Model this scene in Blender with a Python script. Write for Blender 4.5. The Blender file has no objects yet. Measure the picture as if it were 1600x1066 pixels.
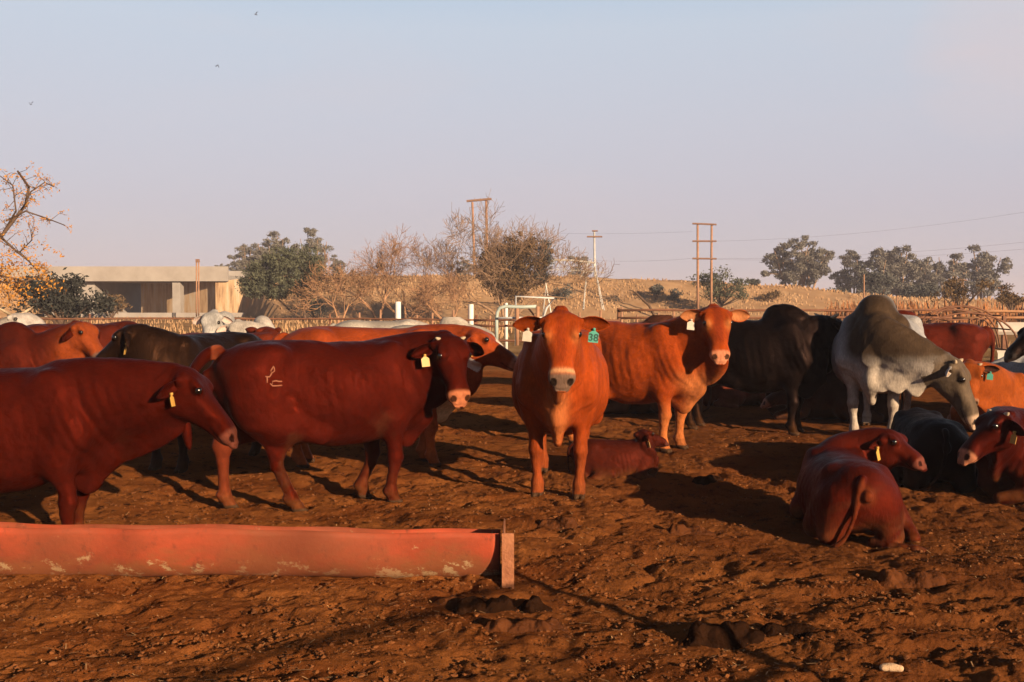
import bpy, math, random
import numpy as np
from mathutils import Vector, Matrix
from mathutils.bvhtree import BVHTree

sc = bpy.context.scene
COL = sc.collection
R = math.radians

# ------------------------------------------------------------------ camera, sky, sun, exposure
CAM_H = 1.62
PITCH = R(2.32)
FPX = 1600 * 35.0 / 36.0
cam_data = bpy.data.cameras.new('camera')
cam_data.lens = 35.0
cam_data.sensor_width = 36.0
cam_data.clip_start = 0.05
cam_data.clip_end = 6000
cam = bpy.data.objects.new('camera', cam_data)
COL.objects.link(cam)
cam.location = (0, 0, CAM_H)
cam.rotation_euler = (R(90) - PITCH, 0, 0)
sc.camera = cam

SUN_EL = R(15.0)
SUN_VEC = Vector((0.62, -0.785, 0)).normalized() * math.cos(SUN_EL) + Vector((0, 0, math.sin(SUN_EL)))
world = bpy.data.worlds.new('World')
sc.world = world
world.use_nodes = True
wt = world.node_tree
wt.nodes.clear()
wo = wt.nodes.new('ShaderNodeOutputWorld')
bg = wt.nodes.new('ShaderNodeBackground')
sky = wt.nodes.new('ShaderNodeTexSky')
sky.sky_type = 'NISHITA'
sky.sun_disc = False
sky.sun_elevation = SUN_EL
sky.sun_rotation = math.atan2(SUN_VEC.x, SUN_VEC.y)
sky.dust_density = 2.0
tc = wt.nodes.new('ShaderNodeTexCoord')
sep = wt.nodes.new('ShaderNodeSeparateXYZ')
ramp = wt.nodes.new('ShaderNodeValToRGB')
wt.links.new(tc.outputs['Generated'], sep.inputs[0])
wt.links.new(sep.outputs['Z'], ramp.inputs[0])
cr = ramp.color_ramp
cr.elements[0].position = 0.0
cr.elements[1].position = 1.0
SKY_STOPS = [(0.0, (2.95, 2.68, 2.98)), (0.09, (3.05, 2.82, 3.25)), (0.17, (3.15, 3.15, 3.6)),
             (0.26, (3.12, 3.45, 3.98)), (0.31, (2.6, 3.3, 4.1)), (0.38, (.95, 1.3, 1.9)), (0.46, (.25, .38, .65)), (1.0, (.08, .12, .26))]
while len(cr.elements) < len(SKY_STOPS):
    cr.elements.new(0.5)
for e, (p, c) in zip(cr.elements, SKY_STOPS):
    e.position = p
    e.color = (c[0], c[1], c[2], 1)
# thin high cloud wisps
cn = wt.nodes.new('ShaderNodeTexNoise')
cn.inputs['Scale'].default_value = 3.0
cn.inputs['Detail'].default_value = 6
cmap = wt.nodes.new('ShaderNodeMapping')
cmap.inputs['Scale'].default_value = (1, 1, 4.5)
wt.links.new(tc.outputs['Generated'], cmap.inputs[0])
wt.links.new(cmap.outputs[0], cn.inputs['Vector'])
cramp = wt.nodes.new('ShaderNodeMapRange')
cramp.inputs['From Min'].default_value = 0.50
cramp.inputs['From Max'].default_value = 0.75
cramp.inputs['To Max'].default_value = 0.16
cdir = ray_dir = Vector((.4884, 1.0, .2475)).normalized()
vd = wt.nodes.new('ShaderNodeVectorMath')
vd.operation = 'DOT_PRODUCT'
vd.inputs[1].default_value = cdir
wt.links.new(tc.outputs['Generated'], vd.inputs[0])
cm2 = wt.nodes.new('ShaderNodeMapRange')
cm2.inputs['From Min'].default_value = 0.9965
cm2.inputs['From Max'].default_value = 0.9999
cm2.inputs['To Max'].default_value = 0.75
wt.links.new(vd.outputs['Value'], cm2.inputs['Value'])
cn2 = wt.nodes.new('ShaderNodeTexNoise')
cn2.inputs['Scale'].default_value = 9.0
cn2.inputs['Detail'].default_value = 7
wt.links.new(cmap.outputs[0], cn2.inputs['Vector'])
cmul = wt.nodes.new('ShaderNodeMath')
cmul.operation = 'MULTIPLY'
wt.links.new(cm2.outputs[0], cmul.inputs[0])
wt.links.new(cn2.outputs['Fac'], cmul.inputs[1])
cadd = wt.nodes.new('ShaderNodeMath')
cadd.operation = 'ADD'
wt.links.new(cramp.outputs[0], cadd.inputs[0])
wt.links.new(cmul.outputs[0], cadd.inputs[1])
wt.links.new(cn.outputs['Fac'], cramp.inputs['Value'])
mixs = wt.nodes.new('ShaderNodeMixRGB')
mixs.inputs[0].default_value = 0.90
wt.links.new(sky.outputs[0], mixs.inputs[1])
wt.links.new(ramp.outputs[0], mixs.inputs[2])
mixc = wt.nodes.new('ShaderNodeMixRGB')
mixc.inputs[2].default_value = (3.9, 3.25, 3.3, 1)
wt.links.new(cadd.outputs[0], mixc.inputs[0])
wt.links.new(mixs.outputs[0], mixc.inputs[1])
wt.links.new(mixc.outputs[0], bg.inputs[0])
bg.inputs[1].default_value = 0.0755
wt.links.new(bg.outputs[0], wo.inputs[0])

sl = bpy.data.lights.new('sun', 'SUN')
sl.energy = 5.0
sl.angle = R(0.5)
sl.color = (1.0, 0.72, 0.45)
sun = bpy.data.objects.new('sun', sl)
COL.objects.link(sun)
sun.rotation_euler = (-SUN_VEC).to_track_quat('-Z', 'Y').to_euler()

vs = sc.view_settings
vs.view_transform = 'Standard'
vs.look = 'None'
vs.gamma = 1.0
vs.exposure = 1.3
vs.use_curve_mapping = False
sc.cycles.max_bounces = 5
sc.cycles.transparent_max_bounces = 8


# ------------------------------------------------------------------ pixel helpers (photo pixels 1600x1066)
def ray(px, py):
    F = Vector((0, math.cos(PITCH), -math.sin(PITCH)))
    U = Vector((0, math.sin(PITCH), math.cos(PITCH)))
    return F + Vector((1, 0, 0)) * ((px - 800) / FPX) + U * ((533 - py) / FPX)


def gp(px, py):
    d = ray(px, py)
    t = CAM_H / -d.z
    return Vector((0, 0, CAM_H)) + d * t


def at(px, py, Y):
    d = ray(px, py)
    return Vector((0, 0, CAM_H)) + d * (Y / d.y)


# ------------------------------------------------------------------ noise
def _hash(ix, iy, seed):
    h = (ix.astype(np.int64) * 374761393 + iy.astype(np.int64) * 668265263 + seed * 974711) & 0xFFFFFFFF
    h = ((h ^ (h >> 13)) * 1274126177) & 0xFFFFFFFF
    h = h ^ (h >> 16)
    return (h & 0xFFFF) / 65535.0


def vnoise(x, y, seed=0):
    x = np.asarray(x, float)
    y = np.asarray(y, float)
    ix = np.floor(x)
    iy = np.floor(y)
    fx = x - ix
    fy = y - iy
    fx = fx * fx * fx * (fx * (fx * 6 - 15) + 10)
    fy = fy * fy * fy * (fy * (fy * 6 - 15) + 10)
    a = _hash(ix, iy, seed)
    b = _hash(ix + 1, iy, seed)
    c = _hash(ix, iy + 1, seed)
    d = _hash(ix + 1, iy + 1, seed)
    return (a * (1 - fx) + b * fx) * (1 - fy) + (c * (1 - fx) + d * fx) * fy


def fbm(x, y, seed=0, octv=4, gain=0.5):
    s = 0
    a = 1
    t = 0
    for o in range(octv):
        s = s + a * (vnoise(x * 2 ** o + 17.3 * o, y * 2 ** o - 9.1 * o, seed + o) - 0.5)
        t += a
        a *= gain
    return s / t


def ground_z(x, y):
    x = np.asarray(x, float)
    y = np.asarray(y, float)
    fade = np.clip((60 - y) / 45, 0.0, 1.0) * np.clip((40 - np.abs(x)) / 25, 0, 1)
    wx = x + 0.25 * fbm(x * 1.7, y * 1.7, 50, 2)
    wy = y + 0.25 * fbm(x * 1.7, y * 1.7, 60, 2)
    h = 0.10 * fbm(wx * 0.55, wy * 0.55, 1, 3)
    rough = np.clip(0.35 + 1.6 * vnoise(x * 0.45, y * 0.45, 9), 0.4, 1.7)
    rough = rough * np.clip(0.75 + 0.10 * (x + 1.0), 0.55, 1.25)
    r1 = np.abs(fbm(wx * 1.9, wy * 2.3, 21, 3))
    h = h - rough * 0.07 * np.clip(0.16 - r1, 0, 1) / 0.16 * 0.35
    h = h + rough * 0.022 * fbm(wx * 3.6, wy * 4.3, 31, 3)
    pk = np.clip(0.30 - vnoise(wx * 4.5, wy * 5.5, 71), 0, 1) / 0.30
    h = h - rough * 0.012 * pk ** 0.7
    h = h + rough * 0.030 * fbm(wx * 13, wy * 15, 41, 5, .68)
    return h * fade


def gz(x, y):
    return float(ground_z(np.array([x]), np.array([y]))[0])


# ------------------------------------------------------------------ mesh and tagging helpers
def mesh_np(name, V, Q, mat, parent=None, smooth=True, cols=None, link=True):
    V = np.asarray(V, np.float32)
    Q = np.asarray(Q, np.int32)
    me = bpy.data.meshes.new(name)
    n = Q.shape[1]
    me.vertices.add(len(V))
    me.vertices.foreach_set('co', V.ravel())
    me.loops.add(Q.size)
    me.loops.foreach_set('vertex_index', Q.ravel())
    me.polygons.add(len(Q))
    me.polygons.foreach_set('loop_start', np.arange(0, Q.size, n, dtype=np.int32))
    me.polygons.foreach_set('loop_total', np.full(len(Q), n, dtype=np.int32))
    me.polygons.foreach_set('use_smooth', np.full(len(Q), smooth, dtype=bool))
    me.update(calc_edges=True)
    me.validate()
    if cols is not None:
        at_ = me.color_attributes.new('Col', 'FLOAT_COLOR', 'POINT')
        c4 = np.ones((len(V), 4), np.float32)
        c4[:, :3] = cols
        at_.data.foreach_set('color', c4.ravel())
    me.materials.append(mat)
    o = bpy.data.objects.new(name, me)
    if link:
        COL.objects.link(o)
    if parent is not None:
        o.parent = parent
    return o


def mesh_py(name, V, F, mat, parent=None, smooth=False):
    me = bpy.data.meshes.new(name)
    me.from_pydata([tuple(v) for v in V], [], F)
    me.update()
    if smooth:
        me.polygons.foreach_set('use_smooth', [True] * len(me.polygons))
    me.materials.append(mat)
    o = bpy.data.objects.new(name, me)
    COL.objects.link(o)
    if parent is not None:
        o.parent = parent
    return o


def tag(o, label, cat, group=None, kind=None):
    if label:
        o['label'] = label
    if cat:
        o['category'] = cat
    if group:
        o['group'] = group
    if kind:
        o['kind'] = kind
    return o


def empty(name, loc, rz=0.0):
    o = bpy.data.objects.new(name, None)
    o.empty_display_size = 0.2
    COL.objects.link(o)
    o.location = loc
    o.rotation_euler = (0, 0, rz)
    return o


class MB:
    """collects simple shapes for ONE mesh"""
    def __init__(s):
        s.V = []
        s.F = []

    def box(s, lo, hi, rot=None, piv=None):
        b = len(s.V)
        for z in (lo[2], hi[2]):
            for (x, y) in ((lo[0], lo[1]), (hi[0], lo[1]), (hi[0], hi[1]), (lo[0], hi[1])):
                p = Vector((x, y, z))
                if rot is not None:
                    p = rot @ (p - piv) + piv
                s.V.append(p)
        for f in ((0, 3, 2, 1), (4, 5, 6, 7), (0, 1, 5, 4), (1, 2, 6, 5), (2, 3, 7, 6), (3, 0, 4, 7)):
            s.F.append([b + i for i in f])
        return s

    def tube(s, pts, rad, n=8, cap=True):
        pts = [Vector(p) for p in pts]
        if not isinstance(rad, (list, tuple)):
            rad = [rad] * len(pts)
        base = len(s.V)
        up = Vector((0.13, 0.31, 0.94)).normalized()
        for i, p in enumerate(pts):
            d = (pts[min(i + 1, len(pts) - 1)] - pts[max(i - 1, 0)]).normalized()
            a = d.cross(up)
            if a.length < 1e-3:
                a = d.cross(Vector((1, 0, 0)))
            a.normalize()
            b = a.cross(d)
            for k in range(n):
                t = 2 * math.pi * k / n
                s.V.append(p + (a * math.cos(t) + b * math.sin(t)) * rad[i])
        for i in range(len(pts) - 1):
            for k in range(n):
                s.F.append([base + i * n + k, base + i * n + (k + 1) % n, base + (i + 1) * n + (k + 1) % n, base + (i + 1) * n + k])
        if cap:
            s.F.append([base + k for k in range(n)][::-1])
            s.F.append([base + (len(pts) - 1) * n + k for k in range(n)])
        return s

    def build(s, name, mat, parent=None, smooth=False):
        return mesh_py(name, s.V, s.F, mat, parent, smooth)


# ------------------------------------------------------------------ materials
def nt_new(name):
    m = bpy.data.materials.new(name)
    m.use_nodes = True
    return m, m.node_tree, m.node_tree.nodes['Principled BSDF']


def mat_simple(name, col, rough=0.8, var=0.25, scale=4.0, col2=None, bump=0.0, bscale=None, spec=0.3, metal=0.0, detail=5, stretch=(1, 1, 1), trans=0.0):
    m, t, p = nt_new(name)
    tc = t.nodes.new('ShaderNodeTexCoord')
    mp = t.nodes.new('ShaderNodeMapping')
    mp.inputs['Scale'].default_value = stretch
    t.links.new(tc.outputs['Object'], mp.inputs[0])
    n = t.nodes.new('ShaderNodeTexNoise')
    n.inputs['Scale'].default_value = scale
    n.inputs['Detail'].default_value = detail
    n.inputs['Roughness'].default_value = 0.65
    t.links.new(mp.outputs[0], n.inputs['Vector'])
    mr = t.nodes.new('ShaderNodeMapRange')
    mr.inputs['From Min'].default_value = 0.3
    mr.inputs['From Max'].default_value = 0.7
    t.links.new(n.outputs['Fac'], mr.inputs['Value'])
    mx = t.nodes.new('ShaderNodeMixRGB')
    c2 = col2 if col2 is not None else tuple(c * (1 - var) for c in col)
    mx.inputs[1].default_value = (*col, 1)
    mx.inputs[2].default_value = (*c2, 1)
    t.links.new(mr.outputs[0], mx.inputs[0])
    t.links.new(mx.outputs[0], p.inputs['Base Color'])
    p.inputs['Roughness'].default_value = rough
    p.inputs['Specular IOR Level'].default_value = spec
    p.inputs['Metallic'].default_value = metal
    if bump:
        nb = t.nodes.new('ShaderNodeTexNoise')
        nb.inputs['Scale'].default_value = bscale or scale * 6
        nb.inputs['Detail'].default_value = 6
        t.links.new(mp.outputs[0], nb.inputs['Vector'])
        b = t.nodes.new('ShaderNodeBump')
        b.inputs['Strength'].default_value = bump
        b.inputs['Distance'].default_value = 0.02
        t.links.new(nb.outputs['Fac'], b.inputs['Height'])
        t.links.new(b.outputs[0], p.inputs['Normal'])
    if trans:
        out = t.nodes['Material Output']
        tr = t.nodes.new('ShaderNodeBsdfTranslucent')
        t.links.new(mx.outputs[0], tr.inputs[0])
        ms = t.nodes.new('ShaderNodeMixShader')
        ms.inputs[0].default_value = trans
        t.links.new(p.outputs[0], ms.inputs[1])
        t.links.new(tr.outputs[0], ms.inputs[2])
        t.links.new(ms.outputs[0], out.inputs[0])
    return m


def mat_hide():
    m, t, p = nt_new('hide')
    at_ = t.nodes.new('ShaderNodeAttribute')
    at_.attribute_name = 'Col'
    tc = t.nodes.new('ShaderNodeTexCoord')
    n1 = t.nodes.new('ShaderNodeTexNoise')
    n1.inputs['Scale'].default_value = 7
    n1.inputs['Detail'].default_value = 6
    n1.inputs['Roughness'].default_value = 0.7
    t.links.new(tc.outputs['Object'], n1.inputs['Vector'])
    mp = t.nodes.new('ShaderNodeMapping')
    mp.inputs['Scale'].default_value = (34, 80, 26)
    t.links.new(tc.outputs['Object'], mp.inputs[0])
    n2 = t.nodes.new('ShaderNodeTexNoise')
    n2.inputs['Scale'].default_value = 1.0
    n2.inputs['Detail'].default_value = 4
    t.links.new(mp.outputs[0], n2.inputs['Vector'])
    mr = t.nodes.new('ShaderNodeMapRange')
    mr.inputs['From Min'].default_value = 0.3
    mr.inputs['From Max'].default_value = 0.7
    mr.inputs['To Min'].default_value = 0.72
    mr.inputs['To Max'].default_value = 1.22
    t.links.new(n1.outputs['Fac'], mr.inputs['Value'])
    mr2 = t.nodes.new('ShaderNodeMapRange')
    mr2.inputs['From Min'].default_value = 0.3
    mr2.inputs['From Max'].default_value = 0.7
    mr2.inputs['To Min'].default_value = 0.80
    mr2.inputs['To Max'].default_value = 1.2
    t.links.new(n2.outputs['Fac'], mr2.inputs['Value'])
    mu = t.nodes.new('ShaderNodeMath')
    mu.operation = 'MULTIPLY'
    t.links.new(mr.outputs[0], mu.inputs[0])
    t.links.new(mr2.outputs[0], mu.inputs[1])
    vm = t.nodes.new('ShaderNodeVectorMath')
    vm.operation = 'SCALE'
    t.links.new(at_.outputs['Color'], vm.inputs[0])
    t.links.new(mu.outputs[0], vm.inputs['Scale'])
    t.links.new(vm.outputs[0], p.inputs['Base Color'])
    p.inputs['Roughness'].default_value = 0.46
    p.inputs['Specular IOR Level'].default_value = 0.11
    rr = t.nodes.new('ShaderNodeMapRange')
    rr.inputs['From Min'].default_value = 0.35
    rr.inputs['From Max'].default_value = 0.65
    rr.inputs['To Min'].default_value = 0.38
    rr.inputs['To Max'].default_value = 0.68
    t.links.new(n1.outputs['Fac'], rr.inputs['Value'])
    t.links.new(rr.outputs[0], p.inputs['Roughness'])
    nz = t.nodes.new('ShaderNodeVectorMath')
    nz.operation = 'NORMALIZE'
    t.links.new(at_.outputs['Color'], nz.inputs[0])
    t.links.new(nz.outputs[0], p.inputs['Specular Tint'])
    b = t.nodes.new('ShaderNodeBump')
    b.inputs['Strength'].default_value = 0.45
    b.inputs['Distance'].default_value = 0.008
    t.links.new(n2.outputs['Fac'], b.inputs['Height'])
    b2 = t.nodes.new('ShaderNodeBump')
    b2.inputs['Strength'].default_value = 0.12
    b2.inputs['Distance'].default_value = 0.03
    t.links.new(n1.outputs['Fac'], b2.inputs['Height'])
    t.links.new(b2.outputs[0], b.inputs['Normal'])
    t.links.new(b.outputs[0], p.inputs['Normal'])
    return m


HIDE = mat_hide()
M_EYE = mat_simple('eye', (0.006, 0.004, 0.003), rough=0.12, spec=0.6)
M_HORN = mat_simple('horn', (0.42, 0.33, 0.22), rough=0.5, col2=(0.2, 0.15, 0.1), scale=20)
M_TAG_Y = mat_simple('tag_yellow', (0.42, 0.24, 0.055), rough=0.45, var=0.2, scale=30)
M_TAG_W = mat_simple('tag_cream', (0.38, 0.33, 0.27), rough=0.45, var=0.2, scale=30)
M_TAG_G = mat_simple('tag_green', (0.05, 0.24, 0.19), rough=0.45, var=0.15, scale=30)
M_INK = mat_simple('tag_ink', (0.008, 0.05, 0.04), rough=0.6)
M_INKG = mat_simple('tag_ink_faded', (0.16, 0.16, 0.15), rough=0.6)
M_BRAND = mat_simple('brand_scar', (0.22, 0.085, 0.045), rough=0.7, scale=40)


# ------------------------------------------------------------------ signed distance modelling for the animals
class SDF:
    def __init__(s, lo, hi, h):
        s.h = h
        s.lo = np.array(lo, float)
        s.n = np.ceil((np.array(hi, float) - s.lo) / h).astype(int) + 1
        s.D = np.full(s.n, 10.0, np.float32)
        s.ax = [s.lo[i] + h * np.arange(s.n[i]) for i in range(3)]

    def sub(s, lo, hi, m):
        sl = []
        for i in range(3):
            a = int(np.clip(math.floor((lo[i] - m - s.lo[i]) / s.h), 0, s.n[i]))
            b = int(np.clip(math.ceil((hi[i] + m - s.lo[i]) / s.h) + 1, 0, s.n[i]))
            sl.append(slice(a, b))
        X = s.ax[0][sl[0]][:, None, None]
        Y = s.ax[1][sl[1]][None, :, None]
        Z = s.ax[2][sl[2]][None, None, :]
        return tuple(sl), X, Y, Z

    def put(s, sl, d, k, cut=False):
        a = s.D[sl]
        if a.size == 0:
            return
        if cut:
            h = np.maximum(k - np.abs(a + d), 0) / k
            s.D[sl] = np.maximum(a, -d) + h * h * k * 0.25
        else:
            h = np.maximum(k - np.abs(a - d), 0) / k
            s.D[sl] = np.minimum(a, d) - h * h * k * 0.25

    def ell(s, c, r, k=0.06, ax=None, cut=False):
        """ellipsoid; ax = optional 3x3 rows of axes"""
        c = np.array(c, float)
        r = np.array(r, float)
        if ax is None:
            e = r
        else:
            ax = np.array(ax, float)
            e = np.sqrt(((ax * r[:, None]) ** 2).sum(0))
        sl, X, Y, Z = s.sub(c - e, c + e, k + 0.03)
        x, y, z = X - c[0], Y - c[1], Z - c[2]
        if ax is not None:
            x, y, z = (ax[i, 0] * x + ax[i, 1] * y + ax[i, 2] * z for i in range(3))
        k0 = np.sqrt((x / r[0]) ** 2 + (y / r[1]) ** 2 + (z / r[2]) ** 2)
        k1 = np.sqrt((x / r[0] ** 2) ** 2 + (y / r[1] ** 2) ** 2 + (z / r[2] ** 2) ** 2) + 1e-6
        s.put(sl, k0 * (k0 - 1) / k1, k, cut)

    def cone(s, a, b, ra, rb, k=0.05, side=None, cut=False):
        """tapered bone; ra/rb = (radius along side axis, radius across) or a number"""
        a = np.array(a, float)
        b = np.array(b, float)
        ra = (ra, ra) if np.isscalar(ra) else ra
        rb = (rb, rb) if np.isscalar(rb) else rb
        w = b - a
        L = np.linalg.norm(w) + 1e-9
        w = w / L
        sd = np.array(side if side is not None else (0, 1, 0), float)
        sd = sd - w * sd.dot(w)
        if np.linalg.norm(sd) < 1e-4:
            sd = np.array((1., 0, 0)) - w * w[0]
        sd /= np.linalg.norm(sd)
        v = np.cross(w, sd)
        m = max(*ra, *rb)
        sl, X, Y, Z = s.sub(np.minimum(a, b) - m, np.maximum(a, b) + m, k + 0.03)
        x, y, z = X - a[0], Y - a[1], Z - a[2]
        t = w[0] * x + w[1] * y + w[2] * z
        tc = np.clip(t / L, 0, 1)
        o = t - tc * L
        pu = sd[0] * x + sd[1] * y + sd[2] * z
        pv = v[0] * x + v[1] * y + v[2] * z
        ru = ra[0] + (rb[0] - ra[0]) * tc
        rv = ra[1] + (rb[1] - ra[1]) * tc
        rw = 0.5 * (ru + rv)
        k0 = np.sqrt((pu / ru) ** 2 + (pv / rv) ** 2 + (o / rw) ** 2)
        k1 = np.sqrt((pu / ru ** 2) ** 2 + (pv / rv ** 2) ** 2 + (o / rw ** 2) ** 2) + 1e-6
        s.put(sl, k0 * (k0 - 1) / k1, k, cut)

    def chain(s, pts, rads, k=0.05, side=None):
        for i in range(len(pts) - 1):
            s.cone(pts[i], pts[i + 1], rads[i], rads[i + 1], k, side)

    def loft(s, O, F, S, U, st, k=0.05, cf=0.5, n=2.0, sm=0.03):
        """sections along F: st rows = (t, half width, top, bottom)"""
        O, F, S, U = (np.array(q, float) for q in (O, F, S, U))
        st = np.array(st, float)
        tt = np.linspace(st[0, 0], st[-1, 0], 300)
        cols = []
        g = np.exp(-0.5 * (np.arange(-40, 41) * (tt[1] - tt[0]) / sm) ** 2)
        g /= g.sum()
        for c in (1, 2, 3):
            q = np.interp(tt, st[:, 0], st[:, c])
            q = np.convolve(np.pad(q, 40, mode='edge'), g, 'valid')
            cols.append(q)
        m = max(st[:, 1].max(), np.abs(st[:, 2:]).max())
        pts = np.array([O + F * t + S * a * st[:, 1].max() + U * b for t in (st[0, 0], st[-1, 0]) for a in (-1, 1) for b in (st[:, 2].max(), st[:, 3].min())])
        sl, X, Y, Z = s.sub(pts.min(0), pts.max(0), k + 0.03)
        x, y, z = X - O[0], Y - O[1], Z - O[2]
        t = F[0] * x + F[1] * y + F[2] * z
        a = S[0] * x + S[1] * y + S[2] * z
        u = U[0] * x + U[1] * y + U[2] * z
        tcl = np.clip(t, st[0, 0], st[-1, 0])
        hw = np.interp(tcl, tt, cols[0])
        top = np.interp(tcl, tt, cols[1])
        bot = np.interp(tcl, tt, cols[2])
        c = bot + (top - bot) * cf
        du = u - c
        hh = np.maximum(np.where(du > 0, top - c, c - bot), 0.01)
        hw = np.maximum(hw, 0.01)
        o = t - tcl
        rw = np.minimum(hw, hh)
        k0 = ((np.abs(a) / hw) ** n + (np.abs(du) / hh) ** n + (np.abs(o) / rw) ** n) ** (1.0 / n)
        e0 = np.sqrt((a / hw) ** 2 + (du / hh) ** 2 + (o / rw) ** 2) + 1e-6
        e1 = np.sqrt((a / hw ** 2) ** 2 + (du / hh ** 2) ** 2 + (o / rw ** 2) ** 2) + 1e-6
        s.put(sl, (k0 - 1) * e0 / e1, k)

    def mesh(s, smooth=2):
        D = s.D
        ins = D < 0
        n = np.array(D.shape)
        cnt = np.zeros(n - 1, np.int8)
        offs = [(i, j, k) for i in (0, 1) for j in (0, 1) for k in (0, 1)]
        for (i, j, k) in offs:
            cnt += ins[i:n[0] - 1 + i, j:n[1] - 1 + j, k:n[2] - 1 + k]
        act = (cnt > 0) & (cnt < 8)
        idx = np.argwhere(act)
        ids = np.full(n - 1, -1, np.int64)
        ids[act] = np.arange(len(idx))
        vals = {o: D[idx[:, 0] + o[0], idx[:, 1] + o[1], idx[:, 2] + o[2]] for o in offs}
        P = np.zeros((len(idx), 3))
        C = np.zeros(len(idx))
        for a in offs:
            for d in range(3):
                if a[d] == 0:
                    b = list(a)
                    b[d] = 1
                    b = tuple(b)
                    va, vb = vals[a], vals[b]
                    cr_ = (va < 0) != (vb < 0)
                    t = np.where(cr_, va / np.where(cr_, va - vb, 1), 0)
                    p = np.array(a, float)[None, :] + 0
                    p = np.repeat(p, len(idx), 0)
                    p[:, d] = t
                    P += p * cr_[:, None]
                    C += cr_
        V = s.lo + s.h * (idx + P / C[:, None])
        Q = []
        for d in range(3):
            e1, e2 = (d + 1) % 3, (d + 2) % 3
            sl0 = [slice(None)] * 3
            sl1 = [slice(None)] * 3
            sl0[d] = slice(0, n[d] - 1)
            sl1[d] = slice(1, n[d])
            ch = ins[tuple(sl0)] != ins[tuple(sl1)]
            e = np.argwhere(ch)
            ok = (e[:, e1] >= 1) & (e[:, e2] >= 1) & (e[:, e1] < n[e1] - 1) & (e[:, e2] < n[e2] - 1)
            e = e[ok]
            first = ins[e[:, 0], e[:, 1], e[:, 2]]

            def cell(o1, o2):
                c = e.copy()
                c[:, e1] -= o1
                c[:, e2] -= o2
                return ids[c[:, 0], c[:, 1], c[:, 2]]
            q = np.stack([cell(1, 1), cell(0, 1), cell(0, 0), cell(1, 0)], 1)
            q[~first] = q[~first][:, ::-1]
            Q.append(q)
        Q = np.concatenate(Q)
        for it in range(smooth):
            A = np.zeros_like(V)
            N = np.zeros(len(V))
            for (i, j) in ((0, 1), (1, 2), (2, 3), (3, 0)):
                for c in range(3):
                    A[:, c] += np.bincount(Q[:, i], V[Q[:, j], c], len(V)) + np.bincount(Q[:, j], V[Q[:, i], c], len(V))
                N += np.bincount(Q[:, i], minlength=len(V)) + np.bincount(Q[:, j], minlength=len(V))
            L = A / np.maximum(N, 1)[:, None]
            V = V + (0.55 if it % 2 == 0 else 0.25) * (L - V)
        return V, Q


def nrm(v):
    v = np.array(v, float)
    return v / (np.linalg.norm(v) + 1e-9)


def sstep(a, b, x):
    t = np.clip((x - a) / (b - a), 0, 1)
    return t * t * (3 - 2 * t)


def ear_mesh(base, a, n, L, W, cup, V0):
    """leaf shaped cupped ear, closed two-layer shell. returns verts, quads, inner flag"""
    a = nrm(a)
    n = nrm(np.array(n) - a * np.dot(n, a))
    w = np.cross(a, n)
    nu, nv = 11, 9
    us = np.linspace(0, 1, nu)
    prof = np.interp(us, [0, .12, .3, .5, .7, .85, .95, 1], [.42, .6, .9, 1.0, .88, .6, .3, .06])
    V = []
    inner = []
    for lay in (0, 1):
        for i, u in enumerate(us):
            for v in np.linspace(-1, 1, nv):
                wid = W * 0.5 * prof[i]
                p = base + a * (u * L) + w * (v * wid * (1 - .12 * abs(v))) + n * (cup * (v * v) * wid * (1.25 - .6 * u) - .03 * math.sin(u * 2.6))
                if lay == 1:
                    p = p - n * 0.008 * (1 - v * v * .6)
                V.append(p)
                inner.append(1.0 if lay == 0 and abs(v) < 0.85 else 0.0)
    Q = []
    g = nu * nv
    for i in range(nu - 1):
        for j in range(nv - 1):
            q = [i * nv + j, (i + 1) * nv + j, (i + 1) * nv + j + 1, i * nv + j + 1]
            Q.append(q)
            Q.append([g + x for x in q[::-1]])
    rim = [i * nv for i in range(nu)] + [(nu - 1) * nv + j for j in range(1, nv)] + [i * nv + nv - 1 for i in range(nu - 2, -1, -1)] + [j for j in range(nv - 2, 0, -1)]
    for x, y in zip(rim, rim[1:] + rim[:1]):
        Q.append([y, x, g + x, g + y])
    return np.array(V), np.array(Q) + V0, np.array(inner)


TAG_PTS = [(-.006, .0), (.006, .0), (.010, -.018), (.030, -.032), (.030, -.088), (-.030, -.088), (-.030, -.032), (-.010, -.018)]


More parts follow.
